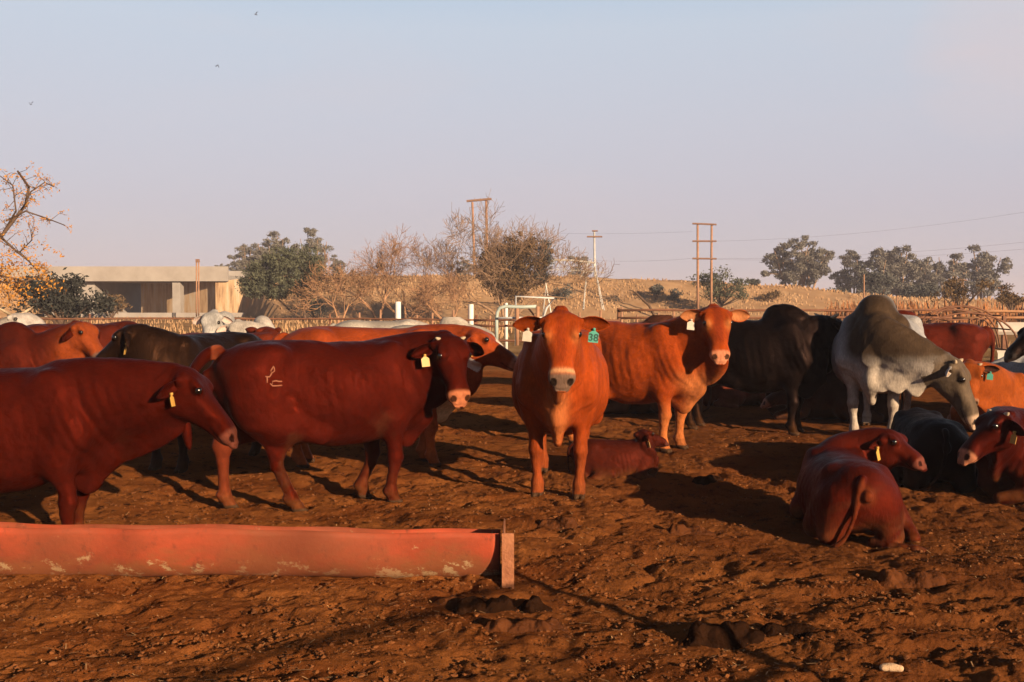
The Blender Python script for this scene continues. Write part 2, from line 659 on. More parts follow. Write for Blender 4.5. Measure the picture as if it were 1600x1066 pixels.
def add_tag(par, pos, nrm_dir, mat, scale=1.0, text=None, ink=None, roll=0.0):
    nd = Vector(nrm_dir)
    nd.z = 0.10
    nd.normalize()
    up = Vector((0, 0, 1))
    h = up.cross(nd).normalized()
    up = nd.cross(h).normalized()
    q = Matrix.Rotation(roll, 3, nd)
    h = q @ h
    up = q @ up
    pos = Vector(pos)
    V = []
    for d in (0.0015, -0.0015):
        for (x, y) in TAG_PTS:
            V.append(pos + h * x * scale + up * y * scale + nd * d + nd * (0.006 * (y / .088) ** 2))
    n = len(TAG_PTS)
    F = [list(range(n))[::-1], [n + i for i in range(n)]]
    for i in range(n):
        F.append([i, (i + 1) % n, n + (i + 1) % n, n + i])
    F = [f[::-1] for f in F]
    t = mesh_py('ear_tag', V, F, mat, par)
    mb = MB()
    mb.tube([pos + nd * -.008 - up * .008 * scale, pos + nd * .010 - up * .008 * scale], .009 * scale, 10)
    mb.build('tag_button', mat, t, True)
    if text:
        cu = bpy.data.curves.new('t', 'FONT')
        cu.body = text
        cu.size = 0.062 * scale
        cu.extrude = 0.0008
        cu.offset = 0.0012
        cu.align_x = 'CENTER'
        cu.align_y = 'CENTER'
        to = bpy.data.objects.new('t', cu)
        COL.objects.link(to)
        dg = bpy.context.evaluated_depsgraph_get()
        me = bpy.data.meshes.new_from_object(to.evaluated_get(dg))
        bpy.data.objects.remove(to)
        c = pos + up * (-.060 * scale) + nd * 0.007
        mtx = Matrix(((h.x, up.x, nd.x, c.x), (h.y, up.y, nd.y, c.y), (h.z, up.z, nd.z, c.z), (0, 0, 0, 1)))
        me.transform(mtx)
        me.materials.clear()
        me.materials.append(ink)
        to = bpy.data.objects.new('tag_number', me)
        COL.objects.link(to)
        to.parent = t
    return t


def cow(name, label, cat, loc, heading, s, base, poll, hyaw, hpitch, hroll=0, lying=False, steps=(0, 0, 0, 0), wid=1.0, belly=0.0,
        hump=0.0, humpw=1.0, dew=1.0, muzzle=(.28, .12, .08), colfn=None, tags=(), droop=0.45, earL=.22, earW=.125, vox=0.011, horns=0, tail=None,
        udder=1.0, legc=None, neck_r=1.0, group='cattle of the herd standing and lying in the pen', earin=None, sink=0.02, headL=1.0, hlen=1.0, lie=0, brand=False, neckmid=None, ear_fwd=0.0):
    """loc/poll/hyaw given in the world (poll a world point, hyaw degrees); mesh built in the animal's own frame"""
    ca, sa = math.cos(R(heading)), math.sin(R(heading))
    d = Vector(poll) - Vector(loc)
    pl = np.array((d.x * ca + d.y * sa, -d.x * sa + d.y * ca, d.z + sink)) / s
    yw = R(hyaw - heading)
    pt = R(hpitch)
    f = np.array((math.cos(pt) * math.cos(yw), math.cos(pt) * math.sin(yw), math.sin(pt)))
    sd = nrm(np.array((-math.sin(yw), math.cos(yw), 0)))
    u = np.cross(f, sd)
    if hroll:
        c_, s_ = math.cos(R(hroll)), math.sin(R(hroll))
        sd, u = sd * c_ + u * s_, u * c_ - sd * s_
    dz = -0.50 if lying else 0.0
    hl = headL * 1.11
    hlen = hlen * .75

    def HP(t, y, z):
        return pl + f * t * hl * hlen + sd * y * hl + u * z * hl
    zmin = -0.05
    LW = 1 + .6 * (wid - 1)
    ext = [HP(.62, 0, -.1), HP(0, 0, .1), HP(.3, 0, -.3)]
    lo = np.minimum(np.array((-1.15, -.62, zmin)), np.min(ext, 0) - .16)
    hi = np.maximum(np.array((1.0, .62, 1.46 + hump * .25)), np.max(ext, 0) + .16)
    g = SDF(lo, hi, vox)
    X0, YY, ZZ = np.array((1., 0, 0)), np.array((0, 1., 0)), np.array((0, 0, 1.))
    W = wid * (1.12 if lying else 1.0)
    bz = belly
    T = [(-.935, .02, 1.10, 1.04), (-.91, .06, 1.16, .97), (-.84, .15, 1.25, .84), (-.72, .235, 1.315, .70), (-.52, .285, 1.345, .615 - bz * .4), (-.28, .325, 1.335, .56 - bz * .8),
         (0.0, .365, 1.325, .505 - bz), (.24, .345, 1.325, .51 - bz * .7), (.42, .295, 1.345, .545 - bz * .2), (.56, .245, 1.345, .585), (.69, .20, 1.26, .64), (.77, .13, 1.10, .74), (.81, .04, .98, .84)]
    g.loft((0, 0, dz), X0, YY, ZZ, [(t, w * W, a, b) for (t, w, a, b) in T], k=.02, cf=.47, n=2.25, sm=.035)
    for sg in (-1, 1):
        # hooks, pins, rump muscle, shoulder blade, flank hollow
        g.ell((-.47, sg * (.225 if not lying else .19) * W, (1.25 if not lying else 1.225) + dz), (.085, .06, .05), .11)
        if not lying:
            g.ell((-.82, sg * .115 * W, 1.16 + dz), (.055, .045, .05), .10)
        if not lying:
            g.cone((-.60, sg * .17 * W, 1.10), (-.56, sg * .20, .80), (.15, .24), (.115, .19), .10)
        g.cone((.44, sg * .185 * W, 1.22 + dz), (.62, sg * .205 * W, .86 + dz), (.075, .12), (.085, .11), .09)
        g.ell((-.26, sg * .40 * W, 1.17 + dz), (.12, .075, .10), .12, cut=True)
        g.cone((-.46, sg * .20 * W, .73 + dz), (-.14, sg * .26 * W, .62 + dz - bz * .5), (.05, .07), (.05, .06), .10)
        fl, fr, hl_, hr = steps
        df = fl if sg > 0 else fr
        dh = hl_ if sg > 0 else hr
        if not lying:
            y = sg * .165
            sh = np.array((.56, sg * LW * .19, .92))
            el = np.array((.47 + df * .15, sg * LW * .185, .71))
            kn = np.array((.50 + df * .6, sg * LW * .165, .39))
            ft = np.array((.485 + df * .97, sg * LW * .155, .125))
            hf = np.array((.515 + df, sg * LW * .155, .035))
            g.chain([sh, el, kn + (0, 0, .10)], [(.095, .13), (.083, .115), (.052, .060)], .08)
            g.chain([kn + (0, 0, .10), kn + (.008, 0, .01), kn + (-.003, 0, -.07)], [(.050, .058), (.054, .062), (.042, .046)], .03)
            g.chain([kn + (-.003, 0, -.07), ft + (0, 0, .03), ft, hf + (0, 0, .03)], [(.040, .044), (.036, .043), (.048, .052), (.044, .046)], .025)
            for c in (-1, 1):
                g.cone(hf + (-.02, c * .024, .035), hf + (.045, c * .026, .0), (.028, .045), (.022, .022), .012)
            g.ell(ft + (-.045, .015, .01), (.018, .014, .02), .02)
            g.ell(ft + (-.045, -.015, .01), (.018, .014, .02), .02)
            st_ = np.array((-.40 + dh * .12, sg * LW * .225, .76))
            ho = np.array((-.735 + dh * .75, sg * LW * .185, .485))
            ft = np.array((-.70 + dh * .97, sg * LW * .175, .13))
            hf = np.array((-.655 + dh, sg * LW * .175, .035))
            g.chain([(-.60, sg * .19, .92), st_ + (-.07, 0, -.06), ho + (.045, 0, .08)], [(.11, .19), (.090, .145), (.047, .066)], .09)
            g.chain([ho + (.04, 0, .08), ho + (.005, 0, 0), ho + (.005, 0, -.09)], [(.042, .062), (.046, .058), (.039, .048)], .035)
            g.cone(ho + (-.04, 0, .04), (-.74 + dh * .1, sg * .17, .80), (.022, .028), (.05, .06), .06)
            g.chain([ho + (.005, 0, -.09), ft + (0, 0, .03), ft, hf + (0, 0, .03)], [(.037, .045), (.036, .043), (.047, .052), (.043, .046)], .025)
            for c in (-1, 1):
                g.cone(hf + (-.02, c * .024, .035), hf + (.045, c * .026, .0), (.028, .045), (.022, .022), .012)
            g.ell(ft + (-.045, .015, .01), (.018, .014, .02), .02)
            g.ell(ft + (-.045, -.015, .01), (.018, .014, .02), .02)
        else:
            g.chain([(.56, sg * .21 * W, .42), (.42, sg * .30 * W, .16), (.72, sg * .25 * W, .075)], [(.10, .13), (.085, .10), (.058, .058)], .07)
            g.chain([(.72, sg * .25 * W, .075), (.50, sg * .20 * W, .05), (.42, sg * .19 * W, .05), (.36, sg * .19 * W, .04)], [.052, .04, .046, .04], .03)
            if lie == 0 or lie == sg:
                g.chain([(-.56, sg * .22 * W, .46), (-.18, sg * .36 * W, .22), (-.58, sg * .43 * W, .09)], [(.14, .22), (.12, .16), (.062, .07)], .12)
                g.chain([(-.58, sg * .43 * W, .09), (-.34, sg * .47 * W, .05), (-.27, sg * .47 * W, .05), (-.20, sg * .47 * W, .04)], [.055, .042, .048, .04], .03)
            if lie == -sg:
                g.cone((-.60, sg * .22 * W, .42), (-.30, sg * .27 * W, .14), (.14, .2), (.13, .14), .14)
                g.chain([(-.66, -sg * .10 * W, .06), (-.86, -sg * .28 * W, .05), (-.92, -sg * .36 * W, .05), (-.93, -sg * .42 * W, .04)], [.06, .042, .048, .04], .03)
            g.cone((-.70, sg * .15 * W, .48), (-.68, sg * .23 * W, .14), (.14, .15), (.13, .12), .12)
    g.ell((.66, 0, .74 + dz), (.15, .12, .16), .10)
    if hump:
        g.ell((.40, 0, 1.36 + dz), (.25, .13 * humpw, .10 + .15 * hump), .12)
        g.ell((.33, 0, 1.42 + dz + .06 * hump), (.17, .10 * humpw, .07 + .11 * hump), .10)
    if udder and not lying:
        g.ell((-.40, 0, .63), (.19, .14, .12 * udder), .08)
        for (tx, ty) in ((-.46, .06), (-.46, -.06), (-.34, .065), (-.34, -.065)):
            g.cone((tx, ty, .56), (tx, ty, .49), .022, .014, .025)
    # neck
    p0 = np.array((.52, 0, 1.04 + dz))
    p2 = HP(.10, 0, -.075)
    if neckmid is None:
        dn = p2 - p0
        p1 = p0 + np.array((.32, 0, .02 + .25 * dn[2])) * min(1.0, np.linalg.norm(dn) / .6)
        p1 = 0.6 * p1 + 0.4 * (p2 - nrm(f + np.array((0, 0, .2))) * .16)
    else:
        p1 = np.array(neckmid, float)
    N = 9
    pts, rad = [], []
    for i in range(N):
        t = i / (N - 1)
        pts.append((1 - t) ** 2 * p0 + 2 * t * (1 - t) * p1 + t * t * p2)
        e = t ** 0.85
        rad.append(((.205 * (1 - e) + .090 * hl * e) * neck_r, (.315 * (1 - e) + .142 * hl * e) * neck_r))
    for i in range(N - 1):
        tg = nrm(pts[i + 1] - pts[i])
        sx = np.cross(ZZ, tg)
        sx = nrm(sx) if np.linalg.norm(sx) > .15 else sd
        g.cone(pts[i], pts[i + 1], rad[i], rad[i + 1], .05, side=sx)
    # dewlap: a thin hanging fold from throat to brisket
    if dew > 0:
        for i in range(1, N - 1):
            tg = nrm(pts[i + 1] - pts[i])
            dn = np.array((0, 0, -1.)) - tg * (-tg[2])
            dn = nrm(dn + np.array((.2, 0, 0)) * (1 - i / N))
            dp = dew * (.12 * math.sin(math.pi * min(1, .25 + .75 * i / N)) + .02)
            a0 = pts[i] + dn * rad[i][1] * .80
            g.cone(a0, a0 + dn * dp, (.05, .08), (.018, .07), .06, side=np.cross(tg, dn))
        g.chain([(.70, 0, .95 + dz), (.74, 0, .72 + dz - .03 * dew), (.62, 0, .60 + dz - .06 * dew), (.46, 0, .555 + dz)], [(.07, .10), (.045, .10), (.028, .09), (.03, .05)], .07)
    # head
    H = [(-.085, .035, -.02, -.08), (-.06, .075, .015, -.11), (-.02, .106, .042, -.145), (.04, .121, .058, -.175), (.11, .124, .060, -.205), (.18, .118, .050, -.215), (.25, .102, .042, -.192), (.33, .078, .038, -.158),
         (.42, .074, .034, -.132), (.48, .083, .030, -.122), (.545, .088, .016, -.112), (.592, .075, -.008, -.098), (.613, .045, -.03, -.082)]
    g.loft(pl, f, sd, u, [(a * hl * hlen, b * hl, c * hl, e * hl) for a, b, c, e in H], k=.035, cf=.63, n=2.35, sm=.021)
    AX = np.array([f, sd, u])
    for sg in (-1, 1):
        g.ell(HP(.165, sg * .094, .014), np.array((.036, .024, .028)) * hl, .03, AX)
        g.ell(HP(.130, sg * .090, .038), np.array((.055, .036, .024)) * hl, .04, AX)
        g.ell(HP(.14, sg * .082, -.12), np.array((.085, .040, .075)) * hl, .05, AX)
        g.cone(HP(.20, sg * .085, -.03), HP(.36, sg * .062, -.035), .026, .018, .05)
        g.ell(HP(.582, sg * .056, -.018), np.array((.026, .018, .017)) * hl, .014, AX, cut=True)
        g.ell(HP(.53, sg * .055, -.045), np.array((.05, .028, .035)) * hl, .03, AX)
        g.ell(HP(.50, sg * .085, -.080), np.array((.09, .022, .004)) * hl, .010, AX, cut=True)
        g.cone(HP(.03, sg * .08, -.01), HP(.03, sg * .125, -.015), .040 * hl, .030 * hl, .04)
    g.ell(HP(.62, 0, -.080), np.array((.022, .06, .004)) * hl, .010, AX, cut=True)
    # tail
    tl = tail or [(-.85, 0, 1.25), (-.93, .0, 1.20), (-.965, .01, 1.02), (-.95, .02, .75), (-.94, .03, .52), (-.93, .03, .36)]
    tl = [np.array(p, float) + (0, 0, dz if (lying and tail is None) else 0) for p in tl]
    if lying and tail is None:
        tl = tl[:3] + [np.array((-.96, .06, .28)), np.array((-.90, .18, .10)), np.array((-.80, .25, .06))]
    q0 = np.array(tl)
    tt_ = np.linspace(0, len(q0) - 1, 22)
    q1 = np.stack([np.interp(tt_, np.arange(len(q0)), q0[:, c]) for c in range(3)], 1)
    for _ in range(3):
        q1[1:-1] = .25 * q1[:-2] + .5 * q1[1:-1] + .25 * q1[2:]
    tl = list(q1)
    n = len(tl)
    trad = [.042, .036, .028, .023, .029, .012]
    trad = [float(np.interp(i * 5.0 / (n - 1), range(6), trad)) * (.60 if lying else 1) for i in range(n)]
    g.chain(tl, trad, .03)
    V, Q = g.mesh(2)
    # ribs, skin folds and small muscle forms along the normals
    e1, e2 = V[Q[:, 2]] - V[Q[:, 0]], V[Q[:, 3]] - V[Q[:, 1]]
    fn = np.cross(e1, e2)
    VN = np.stack([sum(np.bincount(Q[:, i], fn[:, c], len(V)) for i in range(4)) for c in range(3)], 1)
    VN /= np.linalg.norm(VN, axis=1)[:, None] + 1e-9
    sd_seed = int(abs(loc[0] * 37 + loc[1] * 11) * 10) % 97
    zz = V[:, 2] - dz
    ribw = np.exp(-((V[:, 0] - .08) / .26) ** 2) * sstep(.62, .75, zz) * sstep(1.22, 1.05, zz) * sstep(.12, .22, np.abs(V[:, 1]))
    dsp = .0020 * ribw * np.sin((V[:, 0] + .18 * (zz - .9)) * 2 * math.pi / .088)
    fld = np.exp(-((V[:, 0] - .70) / .20) ** 2) * sstep(.6, .8, zz) * sstep(1.35, 1.2, zz)
    dsp += .0030 * fld * np.sin((V[:, 0] * .9 + zz * .45 + .05 * fbm(V[:, 0] * 5, zz * 5, 3, 2)) * 2 * math.pi / .075)
    dsp += .020 * fbm(V[:, 0] * 4.5 + V[:, 1] * 3.1 + sd_seed, zz * 4.5 - V[:, 1] * 1.7, 5, 3) * sstep(.35, .6, zz)
    dsp += .006 * fbm(V[:, 0] * 17 + V[:, 1] * 9, zz * 17 - V[:, 1] * 7 + sd_seed, 15, 3)
    hdm = np.linalg.norm(V - HP(.3, 0, -.06), axis=1) < .36 * hl
    dsp = np.where(hdm, dsp * .25, dsp)
    V = V + VN * dsp[:, None]
    # ---------------- colours (hide pigment, in the animal's own frame)
    rel = V - pl
    ht, hy, hz = (rel @ f) / hl / hlen, (rel @ sd) / hl, (rel @ u) / hl
    C = np.tile(np.array(base, float), (len(V), 1))
    hd = {'t': ht, 'y': hy, 'z': hz, 'on': (ht > -.1) & (ht < .66) & (np.abs(hy) < .15) & (hz > -.26) & (hz < .1)}
    if legc is not None and not lying:
        w = sstep(.62, .30, V[:, 2])[:, None]
        C = C * (1 - w) + np.array(legc) * w
    # darker along the spine, paler inside of legs, throat and belly fold
    w = (sstep(1.05, 1.33, V[:, 2] - dz) * .25)[:, None]
    C = C * (1 - w) + C * .75 * w
    pn = fbm(V[:, 0] * 2.2 + sd_seed, V[:, 2] * 2.6 + V[:, 1] * 1.3, 7, 4)
    C = C * (1 + .75 * pn)[:, None]
    if colfn:
        C = colfn(V, C, hd)
    dust = np.clip(sstep(.42, .05, V[:, 2]) * (.35 + 1.2 * fbm(V[:, 0] * 9, V[:, 2] * 9 + V[:, 1] * 8, 3, 3)), 0, .55)[:, None] * (0.6 if not lying else 0.8) * (1.0 if max(base) > .02 else .3)
    C = C * (1 - dust) + np.array((.13, .048, .016)) * dust
    zl = V[:, 2] - dz
    mud = sstep(.10, .24, fbm(V[:, 0] * 3.2 + sd_seed, V[:, 2] * 3.6 + V[:, 1] * 2, 23, 5, .6)) * (sstep(.95, .60, zl) * .45 + sstep(-.30, -.62, V[:, 0]) * sstep(1.25, 1.0, zl) * .40)
    mud = np.clip(mud, 0, .6)[:, None]
    C = C * (1 - mud) + (C * .45 + np.array((.030, .013, .006)) * (1.0 if max(base) > .02 else .15)) * mud
    on = hd['on']
    mz = np.array(muzzle)
    w = (on * (hz > -.15) * sstep(.505, .545, ht + .04 * np.clip(-hz - .05, 0, 1)))[:, None]
    C = C * (1 - w) + mz * w
    nost = on & (((ht - .588) / .036) ** 2 + ((np.abs(hy) - .055) / .024) ** 2 + ((hz + .016) / .026) ** 2 < 1)
    C[nost] = mz * .12
    ml = on & (np.abs(hz + .080) < .006) & (ht > .42)
    C[ml] *= .25
    er = on & (((ht - .168) / .038) ** 2 + ((hz - .022) / .030) ** 2 < 1) & (np.abs(hy) > .07)
    C[er] *= .30
    if not lying:
        hf = V[:, 2] < .062
        C[hf] = np.array((.050, .026, .014)) * .8
        dw = (V[:, 2] >= .062) & (V[:, 2] < .13)
        C[dw] = C[dw] * .8 + np.array((.05, .02, .006)) * .2
    Cs = [C]
    Vs, Qs = [V], [Q]
    nv = len(V)
    fh = np.array((math.cos(yw), math.sin(yw), 0))
    epos = []
    for sg in (-1, 1):
        a = nrm(sd * sg + np.array((0, 0, -droop)) - f * .05 + fh * ear_fwd)
        nn = nrm(fh - np.array((0, 0, .25)) + sd * sg * .2)
        b0 = HP(.025, sg * .108, -.012)
        ev, eq, inn = ear_mesh(b0, a, nn, earL, earW, .75, nv)
        Vs.append(ev)
        Qs.append(eq)
        nv += len(ev)
        ec = np.tile(np.array(base, float), (len(ev), 1))
        ein = np.array(earin if earin is not None else np.array(base) * .55)
        ec = ec * (1 - inn[:, None]) + ein * inn[:, None]
        Cs.append(ec)
        wv = np.cross(a, nrm(nn - a * np.dot(nn, a)))
        if wv[2] > 0:
            wv = -wv
        epos.append(b0 + a * earL * .52 + wv * earW * .22 + nn * .012)
    V = np.concatenate(Vs) * s
    Q = np.concatenate(Qs)
    Cc = np.concatenate(Cs)
    o = mesh_np(name, V, Q, HIDE, cols=Cc)
    o.location = (loc[0], loc[1], loc[2] - sink)
    o.rotation_euler = (0, 0, R(heading))
    tag(o, label, cat, group)
    for sg in (-1, 1):
        mb = bpy.data.meshes.new('eye')
        import bmesh
        bm = bmesh.new()
        bmesh.ops.create_icosphere(bm, subdivisions=2, radius=.0255 * s * hl)
        for v in bm.verts:
            v.co += Vector(HP(.170, sg * .108, .030) * s)
        for fa in bm.faces:
            fa.smooth = True
        bm.to_mesh(mb)
        bm.free()
        mb.materials.append(M_EYE)
        eo = bpy.data.objects.new('eye', mb)
        COL.objects.link(eo)
        eo.parent = o
    for tg_ in tags:
        side, mt, txt, ink, tsc = (list(tg_) + [None, None, 1.0])[:5] if len(tg_) < 5 else tg_
        i = 1 if side > 0 else 0
        add_tag(o, epos[i] * s, fh, mt, tsc, txt, ink, roll=random.Random(name + label).uniform(-.12, .12))
    if horns:
        for sg in (-1, 1):
            mb = MB()
            b0 = HP(-.005, sg * .085, .02)
            a = nrm(sd * sg + u * .4 - f * .25)
            mb.tube([b0 * s, (b0 + a * horns * .55) * s, (b0 + a * horns + u * .02 * horns) * s], [min(.026, horns * .32 + .006) * s, min(.020, horns * .25 + .004) * s, .006 * s], 8)
            mb.build('horn', M_HORN, o, True)
    if brand:
        dgm = BVHTree.FromPolygons([Vector(v) for v in V], [list(q) for q in Q])
        mb = MB()
        for stroke in brand:
            pts = []
            for (x, z) in stroke:
                hit = dgm.ray_cast(Vector((x * s, -1.2 * s, z * s)), Vector((0, 1, 0)))
                if hit[0] is not None:
                    pts.append(hit[0] + hit[1] * .001)
            if len(pts) > 1:
                mb.tube(pts, .0055, 6)
        mb.build('brand_mark', M_BRAND, o, True)
    return o


# ------------------------------------------------------------------ the ground: one sheet out to the horizon
def axis_x():
    fine = np.arange(-5.6, 5.601, 0.0165)
    out = [5.6]
    st = 0.0165
    while out[-1] < 900:
        st = min(st * 1.045, 60)
        out.append(out[-1] + st)
    out = np.array(out[1:])
    return np.concatenate([-out[::-1], fine, out])


def axis_y():
    ys = [3.0]
    while ys[-1] < 1200:
        y = ys[-1]
        st = 0.0034 * y if y < 14 else 0.0034 * y * (1 + (y - 14) * .09)
        ys.append(y + min(st, 60))
    back = [3.0]
    st = .012
    while back[-1] > -60:
        st *= 1.12
        back.append(back[-1] - st)
    return np.array(back[::-1][:-1] + ys)


def mat_soil():
    m, t, p = nt_new('feedlot_soil')
    geo = t.nodes.new('ShaderNodeNewGeometry')
    sp = t.nodes.new('ShaderNodeSeparateXYZ')
    t.links.new(geo.outputs['Position'], sp.inputs[0])

    def noise(scale, detail=6, rough=.6, off=0.0):
        n = t.nodes.new('ShaderNodeTexNoise')
        n.inputs['Scale'].default_value = scale
        n.inputs['Detail'].default_value = detail
        n.inputs['Roughness'].default_value = rough
        mp = t.nodes.new('ShaderNodeMapping')
        mp.inputs['Location'].default_value = (off, off * .7, 0)
        t.links.new(geo.outputs['Position'], mp.inputs[0])
        t.links.new(mp.outputs[0], n.inputs['Vector'])
        return n.outputs['Fac']

    def rng(v, a, b, lo=0., hi=1.):
        r = t.nodes.new('ShaderNodeMapRange')
        r.inputs['From Min'].default_value = a
        r.inputs['From Max'].default_value = b
        r.inputs['To Min'].default_value = lo
        r.inputs['To Max'].default_value = hi
        t.links.new(v, r.inputs['Value'])
        return r.outputs[0]

    def mix(f, a, b):
        x = t.nodes.new('ShaderNodeMixRGB')
        t.links.new(f, x.inputs[0])
        for i, c in ((1, a), (2, b)):
            if isinstance(c, tuple):
                x.inputs[i].default_value = (*c, 1)
            else:
                t.links.new(c, x.inputs[i])
        return x.outputs[0]

    def math_(op, a, b):
        x = t.nodes.new('ShaderNodeMath')
        x.operation = op
        for i, c in ((0, a), (1, b)):
            if isinstance(c, (int, float)):
                x.inputs[i].default_value = c
            else:
                t.links.new(c, x.inputs[i])
        return x.outputs[0]
    dry, damp, dung = (.315, .110, .030), (.195, .059, .016), (.050, .018, .008)
    c = mix(rng(noise(1.3, 5), .38, .62), dry, damp)
    c = mix(rng(noise(7, 7, .75, 3), .53, .63), c, dung)
    c = mix(rng(noise(70, 4, .7, 5), .66, .78), c, (.36, .19, .075))
    c = mix(rng(noise(38, 5, .7, 8), .60, .74), c, (.05, .02, .01))
    # soil colour gets darker towards the right hand side of the pen
    xs = math_('ADD', sp.outputs['X'], math_('MULTIPLY', noise(.8, 4, .6, 2), 3.0))
    c = mix(rng(xs, 0.6, 4.0, 0.0, .55), c, (.12, .042, .015))
    # beyond the pen: dry veld grass and pale dust
    far = mix(rng(noise(.25, 6), .4, .6), (.30, .19, .095), (.24, .135, .06))
    fy = math_('ADD', sp.outputs['Y'], math_('MULTIPLY', noise(.4, 3), 4.0))
    c = mix(rng(fy, 25.0, 29.0), c, far)
    t.links.new(c, p.inputs['Base Color'])
    p.inputs['Roughness'].default_value = 1.0
    p.inputs['Specular IOR Level'].default_value = .0
    b1 = t.nodes.new('ShaderNodeBump')
    b1.inputs['Strength'].default_value = .9
    b1.inputs['Distance'].default_value = .06
    t.links.new(noise(48, 9, .8), b1.inputs['Height'])
    b2 = t.nodes.new('ShaderNodeBump')
    b2.inputs['Strength'].default_value = 1.0
    b2.inputs['Distance'].default_value = .012
    t.links.new(noise(110, 4, .7), b2.inputs['Height'])
    t.links.new(b1.outputs[0], b2.inputs['Normal'])
    t.links.new(b2.outputs[0], p.inputs['Normal'])
    return m


SOIL = mat_soil()
gx, gy = axis_x(), axis_y()
GX, GY = np.meshgrid(gx, gy)
GZ = ground_z(GX, GY)
# hoof prints trodden into the soil
hr = np.random.default_rng(77)
for _ in range(1500):
    y0 = 3.5 * (15 / 3.5) ** hr.random()
    x0 = (hr.random() * 2 - 1) * min(5.5, y0 * .56 + .4)
    dep = hr.uniform(.004, .016)
    a = hr.random() * 6.283
    sz_ = hr.uniform(.85, 1.2)
    i0, i1 = np.searchsorted(gx, [x0 - .17, x0 + .17])
    j0, j1 = np.searchsorted(gy, [y0 - .17, y0 + .17])
    if i1 - i0 < 3 or j1 - j0 < 3:
        continue
    dx, dy = GX[j0:j1, i0:i1] - x0, GY[j0:j1, i0:i1] - y0
    u_, v_ = (dx * math.cos(a) + dy * math.sin(a)) / sz_, (-dx * math.sin(a) + dy * math.cos(a)) / sz_
    d_ = (u_ / .060) ** 2 + ((np.abs(v_) - .026) / .026) ** 2
    rr_ = np.sqrt((u_ * .8) ** 2 + v_ ** 2)
    GZ[j0:j1, i0:i1] += -dep * np.exp(-np.maximum(d_ - .4, 0) * 1.6) + dep * .28 * np.exp(-((rr_ - .088) / .024) ** 2) * (.5 + .5 * np.sin(3 * np.arctan2(v_, u_) + a))
nxg, nyg = len(gx), len(gy)
ii = np.arange(nyg - 1)[:, None] * nxg + np.arange(nxg - 1)[None, :]
GQ = np.stack([ii, ii + 1, ii + nxg + 1, ii + nxg], -1).reshape(-1, 4)
ground = mesh_np('ground', np.stack([GX, GY, GZ], -1).reshape(-1, 3), GQ, SOIL)
tag(ground, 'churned orange brown soil of the cattle pen', 'ground', kind='structure')

# loose clods and straw on the soil
nr = np.random.default_rng(5)


def clod_mesh(name, n, ylo, yhi, smin, smax, mat, label, flat=.65, seed=1, straw=False):
    r = np.random.default_rng(seed)
    import bmesh
    bm = bmesh.new()
    bmesh.ops.create_icosphere(bm, subdivisions=1, radius=1)
    bv = np.array([v.co[:] for v in bm.verts])
    bf = np.array([[v.index for v in f.verts] for f in bm.faces])
    bm.free()
    y = ylo * (yhi / ylo) ** r.random(n)
    x = (r.random(n) * 2 - 1) * (y * .56 + .5)
    dens = vnoise(x * 1.1, y * 1.1, 77) + .25 * vnoise(x * 4, y * 4, 78)
    keep = r.random(n) < np.clip((dens - .3) * 1.9, .06, 1)
    x, y = x[keep], y[keep]
    n = len(x)
    z = ground_z(x, y)
    sz = smin * (smax / smin) ** (r.random(n) ** 2.8)
    if straw:
        a = r.random(n) * math.pi * 2
        L = sz
        w = .0025
        dx, dy = np.cos(a) * L, np.sin(a) * L
        tz = (r.random(n) - .4) * .5 * L
        V = np.stack([np.stack([x - dx - dy / L * w, y - dy + dx / L * w, z + .006], -1), np.stack([x - dx + dy / L * w, y - dy - dx / L * w, z + .006], -1),
                      np.stack([x + dx + dy / L * w, y + dy - dx / L * w, z + .010 + tz], -1), np.stack([x + dx - dy / L * w, y + dy + dx / L * w, z + .010 + tz], -1)], 1).reshape(-1, 3)
        Q = np.arange(len(V)).reshape(-1, 4)
        o = mesh_np(name, V, Q, mat, smooth=False)
    else:
        jit = 1 + .9 * (r.random((n, len(bv))) - .5)
        P = bv[None] * jit[..., None]
        ang = r.random(n) * 6.28
        c, s_ = np.cos(ang)[:, None], np.sin(ang)[:, None]
        el = 1 + r.random(n)[:, None] * .7
        px = P[..., 0] * el
        X = px * c - P[..., 1] * s_
        Y = px * s_ + P[..., 1] * c
        V = np.stack([X * sz[:, None] + x[:, None], Y * sz[:, None] + y[:, None], P[..., 2] * sz[:, None] * flat + z[:, None] + sz[:, None] * .15], -1).reshape(-1, 3)
        F = (bf[None] + (np.arange(n) * len(bv))[:, None, None]).reshape(-1, 3)
        o = mesh_np(name, V, F, mat, smooth=False)
    tag(o, label, 'soil', kind='stuff')
    return o


M_CLOD = mat_simple('clod', (.19, .068, .020), rough=.95, col2=(.07, .026, .010), scale=1.7, bump=.8, bscale=60, spec=.1)
M_STRAW = mat_simple('straw', (.42, .24, .10), rough=.8, col2=(.2, .1, .04), scale=3)
clod_mesh('soil_clods', 42000, 3.6, 16, .003, .014, M_CLOD, 'loose crumbs and clods of dry trampled soil', seed=3)
clod_mesh('straw_bits', 2600, 3.6, 15, .006, .035, M_STRAW, 'scattered bits of dry straw lying on the soil', seed=9, straw=True)

M_DUNG = mat_simple('dung', (.024, .010, .005), rough=1.0, col2=(.010, .0045, .0025), scale=6, bump=1.0, bscale=30, spec=.0)
M_DUNGB = mat_simple('dry_dung', (.10, .034, .012), rough=1.0, col2=(.045, .016, .007), scale=8, bump=1.0, bscale=30, spec=.0)


